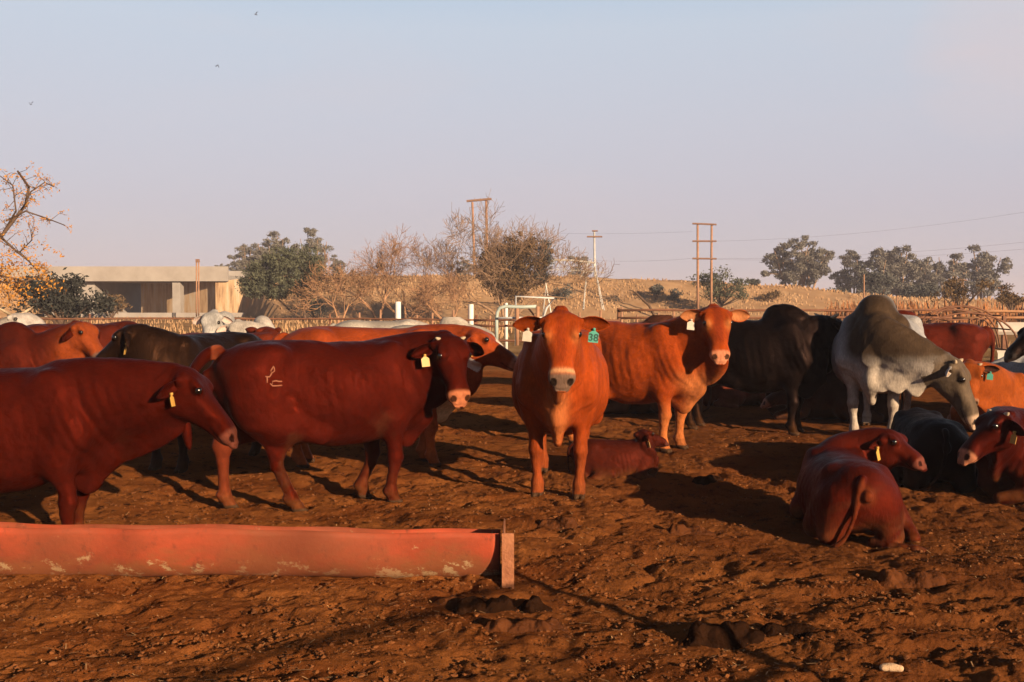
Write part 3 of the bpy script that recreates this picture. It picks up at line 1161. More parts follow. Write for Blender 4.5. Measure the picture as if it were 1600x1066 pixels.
def dung(px, py, lumps, label, mat, size=1.0, seed=0):
    """heap of ridged lumps"""
    r = random.Random(seed)
    c = gp(px, py)
    z0 = gz(c.x, c.y)
    g = SDF((-.42, -.28, -.06), (.42, .28, .22), .009)
    for (lx, ly, lr) in lumps:
        a = r.uniform(-.7, .7)
        n = r.randint(2, 3)
        t = -.8 * lr
        for k in range(n):
            b = a + r.uniform(-.45, .45)
            w = lr * r.uniform(.36, .62)
            t += w * .8
            g.ell((lx + t * math.cos(a), ly + t * math.sin(a) + r.uniform(-.2, .2) * lr, lr * r.uniform(.15, .42)), (w * .85, lr * r.uniform(.55, .85), lr * r.uniform(.40, .62)), .010,
                  [nrm((math.cos(b), math.sin(b), r.uniform(-.15, .2))), nrm((-math.sin(b), math.cos(b), 0)), (0, 0, 1)])
            t += w * .3
    xs_ = [q[0] for q in lumps]
    g.ell((sum(xs_) / len(xs_), 0, -.01), ((max(xs_) - min(xs_)) / 2 + .12, .09, .05), .03)
    V, Q = g.mesh(1)
    V += .013 * np.stack([fbm(V[:, 0] * 26 + c * 9, V[:, 1] * 22 + V[:, 2] * 17, seed + c, 3) for c in range(3)], 1)
    o = mesh_np('dung_heap', V * size, Q, mat)
    o.location = (c.x, c.y, z0 - .015)
    tag(o, label, 'dung', 'dung heaps on the pen floor')
    return o


dung(762, 945, [(-.07, 0, .10), (.06, .02, .085)], 'black lumpy dung heap right beside the end of the red trough', M_DUNG, 1.0, 1)
dung(834, 942, [(0, 0, .095)], 'single dark dung pat just past the post of the red trough', M_DUNG, .85, 2)
dung(812, 974, [(-.11, 0, .08), (.02, -.01, .075), (.13, -.01, .08)], 'row of brown broken dung lumps in front of the trough post', M_DUNGB, 1.0, 3)
dung(702, 934, [(0, 0, .07)], 'small brown dung pat below the right end of the trough', M_DUNGB, .9, 4)
dung(1128, 995, [(-.06, 0, .10), (.08, .03, .09)], 'large black dung heap nearest the bottom of the picture', M_DUNG, 1.1, 5)
dung(1225, 985, [(-.05, 0, .075), (.07, .02, .07)], 'flat black dung heap joined to the largest heap on its right side', M_DUNG, 1.0, 6)
dung(1080, 828, [(-.07, 0, .10), (.06, .02, .08)], 'brown dung heap on sunlit soil halfway to the lying calf', M_DUNGB, 1.0, 7)
dung(1098, 748, [(0, 0, .10), (.12, .02, .09)], 'dark dung heap in front of the orange cow with the pale nose', M_DUNG, 1.0, 8)
dung(880, 825, [(-.10, .02, .08), (.05, -.01, .11)], 'low brown dung pat in front of the cow with tag 38', M_DUNGB, 1.0, 9)
dung(1430, 905, [(-.10, .02, .10), (.06, -.01, .12)], 'spread dark dung pat on churned soil below the lying calf', M_DUNGB, 1.1, 10)

# pale chip of wood/stone
c = gp(1394, 1049)
g = SDF((-.1, -.06, -.03), (.1, .06, .06), .006)
g.cone((-.035, 0, .01), (.035, .01, .012), (.02, .016), (.014, .014), .01)
g.ell((.0, .01, .02), (.03, .014, .012), .01)
V, Q = g.mesh(1)
V += .004 * np.stack([fbm(V[:, 0] * 60, V[:, 1] * 60, 1, 2)] * 3, 1)
o = mesh_np('stone', V, Q, mat_simple('pale_stone', (.5, .33, .2), rough=.9, scale=30, bump=.5))
o.location = (c.x, c.y, gz(c.x, c.y) + .004)
o.rotation_euler = (0, 0, R(-25))
tag(o, 'small pale stone lying alone on dark soil near the bottom edge', 'stone')

# ------------------------------------------------------------------ red feed trough
def mat_trough():
    m, t, p = nt_new('red_paint_worn')
    tc = t.nodes.new('ShaderNodeTexCoord')

    def noise(scale, stretch, detail=6, rough=.65):
        mp = t.nodes.new('ShaderNodeMapping')
        mp.inputs['Scale'].default_value = stretch
        t.links.new(tc.outputs['Object'], mp.inputs[0])
        n = t.nodes.new('ShaderNodeTexNoise')
        n.inputs['Scale'].default_value = scale
        n.inputs['Detail'].default_value = detail
        n.inputs['Roughness'].default_value = rough
        t.links.new(mp.outputs[0], n.inputs['Vector'])
        return n.outputs['Fac']

    def rng(v, a, b, lo=0., hi=1.):
        r = t.nodes.new('ShaderNodeMapRange')
        r.inputs['From Min'].default_value = a
        r.inputs['From Max'].default_value = b
        r.inputs['To Min'].default_value = lo
        r.inputs['To Max'].default_value = hi
        t.links.new(v, r.inputs['Value'])
        return r.outputs[0]

    def mix(f, a, b):
        x = t.nodes.new('ShaderNodeMixRGB')
        t.links.new(f, x.inputs[0])
        for i, c in ((1, a), (2, b)):
            if isinstance(c, tuple):
                x.inputs[i].default_value = (*c, 1)
            else:
                t.links.new(c, x.inputs[i])
        return x.outputs[0]

    def add(a, b):
        x = t.nodes.new('ShaderNodeMath')
        x.operation = 'ADD'
        t.links.new(a, x.inputs[0])
        t.links.new(b, x.inputs[1])
        return x.outputs[0]
    sp = t.nodes.new('ShaderNodeSeparateXYZ')
    t.links.new(tc.outputs['Object'], sp.inputs[0])
    c = mix(rng(noise(1.1, (1, 1, 2)), .40, .62), (.29, .048, .020), (.16, .037, .016))
    low = rng(sp.outputs['Z'], .02, .22, .22, -.09)
    c = mix(rng(add(noise(3.2, (1, 1, 1.6), 8, .7), low), .46, .66, 0, .8), c, (.17, .060, .023))
    c = mix(rng(add(noise(6, (1, 1, 1.2), 8, .75), rng(sp.outputs['Z'], .06, .17, .06, -.03)), .60, .64), c, (.30, .19, .10))
    c = mix(rng(noise(12, (1, 1, .6), 7, .75), .56, .66, 0, .75), c, (.10, .028, .014))
    c = mix(rng(noise(.55, (1, 1, .3), 3, .5), .52, .62, 0, .5), c, (.15, .042, .019))
    t.links.new(c, p.inputs['Base Color'])
    p.inputs['Roughness'].default_value = .72
    p.inputs['Specular IOR Level'].default_value = .2
    b = t.nodes.new('ShaderNodeBump')
    b.inputs['Strength'].default_value = .35
    b.inputs['Distance'].default_value = .012
    t.links.new(noise(16, (1, 1, 1), 8, .7), b.inputs['Height'])
    t.links.new(b.outputs[0], p.inputs['Normal'])
    return m


M_RED = mat_trough()
tr = empty('feed_trough', (0, 0, 0))
tag(tr, 'long faded red half pipe feed trough lying on the soil in front', 'trough')
TL = at(-260, 898, 5.98)
TR = at(781, 903, 5.93)
ax = Vector((TR.x - TL.x, TR.y - TL.y, 0))
LEN = ax.length
tr.location = (TL.x, TL.y, -.02)
tr.rotation_euler = (0, 0, math.atan2(ax.y, ax.x))
nu, nv = 90, 26
V = []
for lay in (0, 1):
    for i in range(nu):
        x = LEN * i / (nu - 1)
        hh = .325 - .045 * (i / (nu - 1))
        dent = .012 * math.sin(i * .31) + .016 * (vnoise(np.array([i * .21]), np.array([0.]), 4)[0] - .5)
        for j in range(nv):
            a = math.pi * j / (nv - 1)         # from near rim, down, to the far rim
            rx, rz = .185 + dent, hh
            sq = abs(math.cos(a)) * (1 if math.cos(a) > 0 else -1)
            y = -rx * sq
            z = hh - rz * math.sin(a)
            y += .010 * math.sin(x * 5.1 + 1.3) * math.sin(a * 2) + .008 * math.sin(x * 11.7 + a * 3)
            z += .006 * math.sin(x * 3.3) + .004 * math.sin(x * 8.9)
            if lay:
                y *= .95
                z = hh - (hh - z) * .965
            z -= .05 * (y + .15) / .3          # leans away slightly
            V.append((x, y, z))
Q = []
g0 = nu * nv
for i in range(nu - 1):
    for j in range(nv - 1):
        q = [i * nv + j, i * nv + j + 1, (i + 1) * nv + j + 1, (i + 1) * nv + j]
        Q.append(q)
        Q.append([g0 + k for k in q[::-1]])
    for j in (0, nv - 1):
        q = [i * nv + j, (i + 1) * nv + j, g0 + (i + 1) * nv + j, g0 + i * nv + j]
        Q.append(q if j == 0 else q[::-1])
for i in (0, nu - 1):
    for j in range(nv - 1):
        q = [i * nv + j, i * nv + j + 1, g0 + i * nv + j + 1, g0 + i * nv + j]
        Q.append(q[::-1] if i == 0 else q)
tb = mesh_np('trough_shell', V, Q, M_RED, parent=tr)
M_RUST = mat_simple('rusty_plate', (.30, .12, .055), rough=.8, col2=(.16, .055, .025), scale=9, bump=.4)
mb = MB()
mb.box((LEN + .022, -.235, -.03), (LEN + .030, .17, .296))
mb.box((LEN + .018, -.243, -.06), (LEN + .088, -.235, .30))
mb.build('end_plate', M_RUST, tr)
# residue of feed inside
mb = MB()
V = []
for i in range(60):
    for j in range(6):
        x = LEN * (i + .3) / 60.5
        y = -.125 + .25 * j / 5
        V.append((x, y, .15 + .02 * math.sin(i * .7 + j) + .012 * math.sin(i * 2.3 + j * 1.7)))
F = [[i * 6 + j, (i + 1) * 6 + j, (i + 1) * 6 + j + 1, i * 6 + j + 1] for i in range(59) for j in range(5)]
mesh_py('feed', V, F, M_STRAW, tr, True)

# ------------------------------------------------------------------ berm, road bridge
M_BERM = mat_simple('dry_grass_bank', (.36, .235, .135), rough=.95, col2=(.25, .145, .072), scale=.5, bump=1.0, bscale=2.5, spec=.05, detail=8)
M_CONC = mat_simple('concrete', (.28, .258, .24), rough=.9, col2=(.20, .18, .165), scale=.5, bump=.25, bscale=3, spec=.15, detail=8)


def mat_stained():
    m, t, p = nt_new('stained_concrete')
    tc = t.nodes.new('ShaderNodeTexCoord')
    mp = t.nodes.new('ShaderNodeMapping')
    mp.inputs['Scale'].default_value = (1.6, 1.6, .22)
    t.links.new(tc.outputs['Object'], mp.inputs[0])
    n = t.nodes.new('ShaderNodeTexNoise')
    n.inputs['Scale'].default_value = 1.0
    n.inputs['Detail'].default_value = 8
    n.inputs['Roughness'].default_value = .7
    t.links.new(mp.outputs[0], n.inputs['Vector'])
    r = t.nodes.new('ShaderNodeValToRGB')
    t.links.new(n.outputs['Fac'], r.inputs[0])
    e = r.color_ramp.elements
    e[0].position, e[0].color = .36, (.40, .34, .27, 1)
    e[1].position, e[1].color = .72, (.12, .055, .02, 1)
    q = e.new(.5)
    q.color = (.38, .26, .15, 1)
    t.links.new(r.outputs[0], p.inputs['Base Color'])
    p.inputs['Roughness'].default_value = .9
    return m


M_STAIN = mat_stained()


def crest_z(x):
    """height of the berm crest at Y = 100"""
    px = 800 + x / 100 * FPX
    ytop = np.interp(px, [-300, 40, 80, 366, 380, 450, 700, 850, 960, 1050, 1150, 1250, 1300, 1400, 1500, 1900], [436, 440, 440, 440, 432, 430, 433, 431, 436, 438, 443, 450, 456, 466, 468, 470])
    return CAM_H + (470.5 - ytop) / FPX * 100


def berm_mesh(x0, x1, name, label):
    xs = np.arange(x0, x1, .5)
    prof = [(0, 87), (.06, 88), (.45, 93), (.85, 97.5), (1.0, 99.5), (1.0, 106), (.5, 112), (0, 118)]
    ys = np.linspace(87, 118, 50)
    pz = np.interp(ys, [p[1] for p in prof], [p[0] for p in prof])
    XX, YY2 = np.meshgrid(xs, ys)
    cz = crest_z(XX)
    endf = np.clip((x1 - XX) / 12.0, 0, 1)
    if x0 > -40:
        endf = endf * np.clip((800 + XX / YY2 * FPX - (436 - 60 * np.clip((YY2 - 88) / 11, 0, 1))) / 16, 0, 1)
    ZZ2 = pz[:, None] * cz * np.clip(endf * 3, 0, 1) + .45 * fbm(XX * .22, YY2 * .22, 5, 4) * np.clip(pz[:, None] * 4, 0, 1) + .25 * fbm(XX * .9, YY2 * .9, 8, 3) * np.clip(pz[:, None] * 4, 0, 1) - .05
    nx_ = len(xs)
    i2 = np.arange(len(ys) - 1)[:, None] * nx_ + np.arange(nx_ - 1)[None, :]
    Q = np.stack([i2, i2 + 1, i2 + nx_ + 1, i2 + nx_], -1).reshape(-1, 4)
    o = mesh_np(name, np.stack([XX, YY2, ZZ2], -1).reshape(-1, 3), Q, M_BERM)
    tag(o, label, 'embankment', kind='structure')
    return o


def berm_z(x, y):
    pz = np.interp(y, [87, 88, 93, 97.5, 99.5, 106, 112, 118], [0, .06, .45, .85, 1, 1, .5, 0])
    return pz * crest_z(x) + .45 * fbm(x * .22, y * .22, 5, 4) * np.clip(pz * 4, 0, 1)


berm_mesh(-27.2, 62, 'embankment', 'long bank of dry golden grass behind the fence')
berm_mesh(-75, -46.5, 'embankment', 'grassy bank at the far left end of the bridge')


def tufts(name, n, sampler, hmin, hmax, wd, mat, label, seed):
    r = np.random.default_rng(seed)
    x, y, z = sampler(r, n)
    n = len(x)
    h = hmin + (hmax - hmin) * r.random(n)
    a = (r.random(n) - .5) * 2.2
    dx, dy = np.cos(a) * wd, np.sin(a) * wd
    lx, ly = (r.random(n) - .5) * h * .7, (r.random(n) - .5) * h * .7
    V = np.stack([np.stack([x - dx, y - dy, z - .08], -1), np.stack([x + dx, y + dy, z - .08], -1), np.stack([x + lx + dx * .3, y + ly + dy * .3, z + h], -1), np.stack([x + lx - dx * .3, y + ly - dy * .3, z + h], -1)], 1).reshape(-1, 3)
    o = mesh_np(name, V, np.arange(len(V)).reshape(-1, 4), mat, smooth=False)
    tag(o, label, 'grass', kind='stuff')
    return o


M_GRASS = mat_simple('dry_grass', (.36, .235, .135), rough=.9, col2=(.25, .145, .072), scale=.25, spec=.05, detail=8)
M_GRASSB = mat_simple('russet_grass', (.28, .12, .045), rough=.9, col2=(.17, .07, .03), scale=.3, spec=.05)


def smp_berm(r, n):
    x = -27 + r.random(n) * 88
    y = 88.5 + r.random(n) ** .8 * 12
    k = vnoise(x * .35, y * .35, 3) + .35 * vnoise(x * 1.5, y * 1.5, 6) > .48 + .3 * (r.random(n) - .5)
    k = k & (800 + x / y * FPX > 446 - 60 * np.clip((y - 88) / 11, 0, 1))
    x, y = x[k], y[k]
    return x, y, berm_z(x, y)


def smp_berm2(r, n):
    x = -75 + r.random(n) * 28
    y = 88.5 + r.random(n) ** .8 * 12
    return x, y, berm_z(x, y)


def smp_flat(r, n):
    x = (r.random(n) * 2 - 1) * 48
    y = 34 + r.random(n) ** 1.2 * 54
    k = vnoise(x * .25, y * .2, 13) > .42
    return x[k], y[k], ground_z(x[k], y[k])


def smp_right(r, n):
    x = 26 + r.random(n) * 42
    y = 60 + r.random(n) * 25
    k = vnoise(x * .22, y * .1, 19) > .47
    return x[k], y[k], 0 * x[k]


tufts('bank_grass', 9000, smp_berm, .05, .20, .06, M_GRASS, 'dry golden grass covering the long bank', 1)
tufts('bank_grass', 4000, smp_berm2, .05, .24, .06, M_GRASS, 'dry pale grass on the bank left of the bridge', 2)
tufts('veld_grass', 12000, smp_flat, .08, .32, .04, M_GRASS, 'low dry grass between the pen fence and the bank', 3)
tufts('russet_grass', 7000, smp_right, .6, 1.7, .08, M_GRASSB, 'tall russet grass beyond the right end of the fence', 4)

# bridge
U1 = 100.0 / FPX


def bx_(px):
    return (px - 800) * U1


def bz_(py, Y=100.0):
    return at(800, py, Y).z


br = empty('road_bridge', (bx_(230), 101, 0))
tag(br, 'pale concrete road overpass with dark openings and rust stained walls', 'bridge')


def bpart(name, lo, hi, mat, off=br.location, rot=None):
    mb = MB()
    lo = (lo[0] - off.x, lo[1] - off.y, lo[2])
    hi = (hi[0] - off.x, hi[1] - off.y, hi[2])
    mb.box(lo, hi)
    return mb.build(name, mat, br)


bpart('deck', (bx_(20), 98.2, bz_(441)), (bx_(364), 112, bz_(431)), M_CONC)
bpart('parapet', (bx_(20), 97.9, bz_(440.2)), (bx_(366), 98.2, bz_(417.5)), M_CONC)
bpart('parapet', (bx_(20), 111.8, bz_(431) + .003), (bx_(366), 112.1, bz_(418)), M_CONC)
bpart('pier', (bx_(279), 98.3, -.2), (bx_(291), 99.4, bz_(441) - .003), M_CONC)
bpart('abutment', (bx_(78), 98.9, -.2), (bx_(156), 111.6, bz_(441) - .003), M_CONC)
# angled stained wall recessed under the deck
mb = MB()
o3 = br.location
A = (bx_(189) - o3.x, 105.5 - o3.y)
B = (bx_(350) - o3.x, 98.9 - o3.y)
zt = bz_(441) - .004
mb.V = [Vector((A[0], A[1], -.2)), Vector((B[0], B[1], -.2)), Vector((B[0], B[1], zt)), Vector((A[0], A[1], zt)), Vector((A[0], A[1] + 3, -.2)), Vector((B[0], B[1] + 12, -.2)), Vector((B[0], B[1] + 12, zt)), Vector((A[0], A[1] + 3, zt))]
mb.F = [[0, 1, 2, 3], [5, 4, 7, 6], [4, 0, 3, 7], [1, 5, 6, 2], [3, 2, 6, 7], [0, 4, 5, 1]]
mb.build('stained_wall', M_STAIN, br)
# wing wall sloping down to the right
mb = MB()
x0, x1, x2 = bx_(345) - o3.x, bx_(380) - o3.x, bx_(440) - o3.x
z1, z2, z3 = bz_(441) - .01, bz_(432), bz_(470)
yv0, yv1 = 98.3 - o3.y, 98.7 - o3.y
pl_ = [(x0, -.2), (x2, -.2), (x2, z3), (x1, z2 - .3), (x0, z1)]
mb.V = [Vector((x, yv0, z)) for x, z in pl_] + [Vector((x, yv1, z)) for x, z in pl_]
mb.F = [[0, 1, 2, 3, 4], [9, 8, 7, 6, 5]] + [[(i + 1) % 5, i, 5 + i, 5 + (i + 1) % 5] for i in range(5)]
mb.build('wing_wall', M_STAIN, br)
bpart('kerb_wall', (bx_(150), 96.9, -.2), (bx_(470), 97.2, .45), M_CONC)

# ------------------------------------------------------------------ trees
M_BARK = mat_simple('bark', (.10, .062, .040), rough=.9, col2=(.05, .03, .02), scale=6, bump=.5)
M_BARKP = mat_simple('pale_bark', (.26, .17, .105), rough=.9, col2=(.15, .09, .055), scale=5, bump=.4)
M_TWIG = mat_simple('dry_twig', (.30, .17, .09), rough=.9, col2=(.19, .10, .055), scale=3)
M_LEAF_AC = mat_simple('acacia_leaf', (.105, .110, .068), rough=.7, col2=(.045, .052, .038), scale=.9, spec=.15, trans=.15)
M_LEAF_DK = mat_simple('dark_leaf', (.030, .032, .026), rough=.7, col2=(.016, .018, .018), scale=1.2, spec=.2, trans=.1)
M_LEAF_EU = mat_simple('eucalypt_leaf', (.17, .158, .135), rough=.7, col2=(.085, .083, .075), scale=.25, spec=.15, trans=.15)
M_LEAF_OR = mat_simple('autumn_leaf', (.50, .25, .045), rough=.7, col2=(.38, .16, .03), scale=2.0, spec=.1, trans=.3)
M_LEAF_BR = mat_simple('dry_brown_leaf', (.13, .080, .036), rough=.8, col2=(.075, .05, .026), scale=.7, spec=.1, trans=.1)
M_LEAF_BL = mat_simple('grey_leaf', (.085, .088, .080), rough=.8, col2=(.055, .058, .056), scale=1.2, spec=.1, trans=.1)


def grow(r, segs, tips, p, d, L, rad, lvl, top, spread=.7, up=.15, kids=(3, 5), wob=.25, shrink=(.55, .8), rmin=.006):
    n = 4
    pts = [Vector(p)]
    dd = Vector(d).normalized()
    for i in range(n):
        dd = (dd + Vector((r.gauss(0, wob), r.gauss(0, wob), r.gauss(0, wob) + up)) * .5).normalized()
        pts.append(pts[-1] + dd * (L / n))
    r1 = rad * (.55 if lvl < top else .35)
    for i in range(n):
        segs.append((pts[i], pts[i + 1], max(rmin, rad + (r1 - rad) * i / n), max(rmin, rad + (r1 - rad) * (i + 1) / n), lvl))
    if lvl >= top:
        tips.append(pts[-1])
        return
    k = r.randint(*kids)
    for j in range(k):
        t = r.uniform(.35, 1.0) if j else 1.0
        i = min(n - 1, int(t * n))
        q = pts[i].lerp(pts[i + 1], t * n - i) if i < n else pts[-1]
        base = (pts[i + 1] - pts[i]).normalized()
        rv = Vector((r.gauss(0, 1), r.gauss(0, 1), r.gauss(0, .8)))
        nd = (base + rv.normalized() * spread * r.uniform(.6, 1.3) + Vector((0, 0, up))).normalized()
        grow(r, segs, tips, q, nd, L * r.uniform(*shrink), r1 * r.uniform(.65, .95), lvl + 1, top, spread, up, kids, wob, shrink, rmin)


def segs_mesh(name, segs, mat, parent, sides=(9, 7, 5, 4, 3, 3, 3)):
    V, F = [], []
    for (a, b, ra, rb, lvl) in segs:
        n = sides[min(lvl, len(sides) - 1)]
        d = (b - a).normalized()
        u = d.cross(Vector((.2, .4, .9)))
        if u.length < .05:
            u = d.cross(Vector((1, 0, 0)))
        u.normalize()
        v = d.cross(u)
        bs = len(V)
        b = b + d * ra * .4
        for (q, rr) in ((a, ra), (b, rb)):
            for k in range(n):
                t = 6.2832 * k / n
                V.append(q + (u * math.cos(t) + v * math.sin(t)) * rr)
        for k in range(n):
            F.append([bs + k, bs + (k + 1) % n, bs + n + (k + 1) % n, bs + n + k])
    return mesh_np(name, np.array([tuple(v) for v in V]), np.array(F), mat, parent=parent)


def leaf_cloud(name, centers, per, spread, size, mat, parent, seed=0, flat=.6, elong=1.6):
    r = np.random.default_rng(seed)
    c = np.array([tuple(q) for q in centers])
    n = len(c) * per
    P = np.repeat(c, per, 0) + r.normal(0, 1, (n, 3)) * np.array((spread, spread, spread * flat))
    a = r.normal(0, 1, (n, 3))
    a /= np.linalg.norm(a, axis=1)[:, None]
    b = np.cross(a, r.normal(0, 1, (n, 3)))
    b /= np.linalg.norm(b, axis=1)[:, None]
    s = size * (.6 + .8 * r.random(n))[:, None]
    V = np.stack([P - a * s * elong, P + b * s * .6, P + a * s * elong, P - b * s * .6], 1).reshape(-1, 3)
    return mesh_np(name, V, np.arange(len(V)).reshape(-1, 4), mat, parent=parent, smooth=False)


def tree_root(name, px, pyb, Y, label, cat='tree', group=None):
    p = at(px, pyb, Y)
    e = empty(name, (p.x, p.y, max(-.1, p.z) if pyb is not None else 0))
    tag(e, label, cat, group)
    return e


def blob_tips(r, n, rx, ry, rz, cz, seed, hollow=.55):
    """points for leaf clumps through an uneven crown volume, made of several lobes"""
    lobes = [(r.gauss(0, .42) * rx, r.gauss(0, .42) * ry, cz + r.gauss(0, .38) * rz, r.uniform(.35, .6)) for _ in range(9)]
    out = []
    for _ in range(n):
        lx, ly, lz, lr = r.choice(lobes)
        v = Vector((r.gauss(0, 1), r.gauss(0, 1), r.gauss(0, 1))).normalized() * (r.uniform(hollow, 1))
        out.append(Vector((lx + v.x * rx * lr, ly + v.y * ry * lr, lz + v.z * rz * lr)))
    return out


TREES = 'trees around the bank behind the pen'


def bush(name, px, pyb, Y, wpx, hpx, mat, label, seed, n=90, per=34, lsz=.09, group='shrubs growing on and before the bank', trunk=True, cat='shrub', crown0=.12):
    r = random.Random(seed)
    u = Y / FPX
    w, h = wpx * u, hpx * u
    e = tree_root(name, px, pyb, Y, label, cat, group)
    tips = blob_tips(r, n, w * .5, w * .42, h * (.5 - crown0 / 2), h * (.5 + crown0 / 2), seed)
    tips = [t for t in tips if t.z > h * crown0 * .6]
    leaf_cloud('foliage', tips, per, .045 * w + .08, lsz, mat, e, seed)
    segs = []
    for t in tips[::5]:
        m = t * .5 + Vector((0, 0, -h * .06))
        segs.append((Vector((r.uniform(-.1, .1), 0, -.2)), m, .05 + h * .008, .035, 1))
        segs.append((m, t, .035, .012, 2))
    segs_mesh('stem', segs, M_BARK, e)
    return e


def bare_tree(px, pyb, Y, hpx, lean, label, seed, mat=M_TWIG, lv=5, trunks=1, spread=.85, kids=(3, 4), rad=.11, first=.34, rmin=.016, up=.07, group=TREES):
    r = random.Random(seed)
    e = tree_root('bare_tree', px, pyb, Y, label, 'tree', group)
    h = hpx * Y / FPX
    s1, s2, tips = [], [], []
    for k in range(trunks):
        segs = []
        d = Vector((lean + (k - (trunks - 1) / 2) * .75, r.uniform(-.2, .2), 1))
        grow(r, segs, tips, (k * .06, 0, -.2), d, h * first, rad, 0, lv, spread, up, kids, .22, (.62, .85), rmin)
        s1 += [s for s in segs if s[4] <= 1]
        s2 += [s for s in segs if s[4] > 1]
    zmax = sorted(s[1].z for s in s2)[int(len(s2) * .985)]
    k = h / zmax
    f = lambda L: [(a * k, b * k, ra, rb, l) for a, b, ra, rb, l in L]
    segs_mesh('trunk', f(s1), mat, e)
    segs_mesh('twigs', f(s2), mat, e)
    return e, [t * k for t in tips]


def eucalypt(px, pyb, Y, wpx, hpx, label, seed, dens=1.0, group='eucalypts on the skyline'):
    r = random.Random(seed)
    u = Y / FPX
    w, h = wpx * u, hpx * u
    e = tree_root('eucalyptus_tree', px, pyb, Y, label, 'tree', group)
    segs, clumps = [], []
    nl = max(4, int(6 * w / (h * .5)))
    for k in range(nl):
        bx0 = (k + .5) / nl - .5 + r.uniform(-.06, .06)
        top = Vector((bx0 * w * .92, r.uniform(-.2, .2) * w, h * r.uniform(.62, .97) * (1 - .9 * abs(bx0) ** 2)))
        b0 = Vector((bx0 * w * .35, r.uniform(-.1, .1) * w, -.3))
        mid = b0.lerp(top, .5) + Vector((r.uniform(-.06, .06) * w, 0, 0))
        segs += [(b0, mid, .22 * h / 10, .15 * h / 10, 0), (mid, top, .15 * h / 10, .05 * h / 10, 1)]
        for j in range(int(7 * dens)):
            t = r.uniform(.25, 1.0)
            q = (b0.lerp(mid, t * 2) if t < .5 else mid.lerp(top, t * 2 - 1))
            c = q + Vector((r.gauss(0, .09) * w, r.gauss(0, .10) * w, r.gauss(.02, .045) * h))
            c.z = min(c.z, h * .99)
            segs.append((q, c, .06 * h / 10, .02, 2))
            rr = h * r.uniform(.055, .105)
            for _ in range(15):
                v = Vector((r.gauss(0, 1), r.gauss(0, 1), r.gauss(0, 1) + .3)).normalized() * rr * r.uniform(.6, 1)
                v.z *= .62
                clumps.append(c + v)
    segs_mesh('trunk', segs, M_BARKP, e)
    leaf_cloud('crown', clumps, 15, h * .020, h * .0145, M_LEAF_EU, e, seed, .7, 1.5)
    return e


# yellow-leaved tree at the left edge (near)
r = random.Random(3)
e = tree_root('autumn_tree', -110, 560, 30, 'half bare tree with orange autumn leaves at the left edge', 'tree', TREES)
segs, tips = [], []
u = 30 / FPX


def P2(px, py, dy=0):
    q = at(px, py, 30 + dy)
    return Vector((q.x - e.location.x, dy, q.z - e.location.z))


for path, rr in (([(-110, 560), (-60, 460), (-10, 385), (40, 320), (45, 292), (28, 268)], .07), ([(10, 345), (40, 330), (75, 342), (101, 352)], .030), ([(40, 318), (48, 300), (70, 285), (84, 292)], .026), ([(0, 372), (25, 330), (20, 290), (0, 275)], .03),
                 ([(-40, 430), (-5, 365), (25, 392), (45, 408), (60, 425)], .045), ([(-60, 450), (0, 430), (40, 440), (78, 425)], .04), ([(-60, 460), (-40, 380), (-30, 320), (-25, 280)], .05), ([(30, 395), (50, 375), (48, 360)], .02), ([(-20, 400), (10, 440), (15, 470)], .03)):
    pts = [P2(a, b, r.uniform(-.5, .5)) for a, b in path]
    for i in range(len(pts) - 1):
        k = i / len(pts)
        segs.append((pts[i], pts[i + 1], rr * (1 - .7 * k), rr * (1 - .7 * (k + 1 / len(pts))), 1))
        for _ in range(5):
            q = pts[i].lerp(pts[i + 1], r.random())
            if q.z < 1.2:
                continue
            d = Vector((r.gauss(0, 1), r.gauss(0, .8), r.gauss(.4, .8))).normalized()
            t1 = q + d * r.uniform(.18, .42)
            segs.append((q, t1, .012, .006, 3))
            t2 = t1 + (d + Vector((r.gauss(0, .6), r.gauss(0, .6), r.gauss(0, .6)))).normalized() * r.uniform(.1, .25)
            segs.append((t1, t2, .007, .004, 3))
            tips += [t1, t2]
segs_mesh('branches', segs, M_BARK, e)
leaf_cloud('foliage', [t for t in tips if r.random() < .85], 9, .06, .026, M_LEAF_OR, e, 4, 1.2, 1.3)
low = [P2(r.gauss(5, 42), r.gauss(430, 18), r.uniform(-.6, .6)) for _ in range(110)]
leaf_cloud('low_foliage', low, 16, .14, .036, M_LEAF_OR, e, 5, 1.0, 1.3)

bush('dark_bush', 96, 507, 48, 118, 80, M_LEAF_DK, 'round dark evergreen bush before the left end of the bridge', 11, 130, 40, .075)
bush('dry_shrub', 172, 497, 92, 40, 38, M_LEAF_BR, 'brown dry shrub standing in the opening of the bridge', 12, 50, 20, .10)

# acacia with umbrella crown and forked trunk
r = random.Random(21)
Y = 76
u = Y / FPX
e = tree_root('acacia_tree', 462, 503, Y, 'leafy dark green acacia with forked leaning trunks by the bridge', 'tree', TREES)
segs = []
b0 = Vector((.35, 0, -.2))


def AP(px, py, dy=0):
    q = at(px, py, Y + dy)
    return Vector((q.x - e.location.x, dy, q.z - e.location.z))


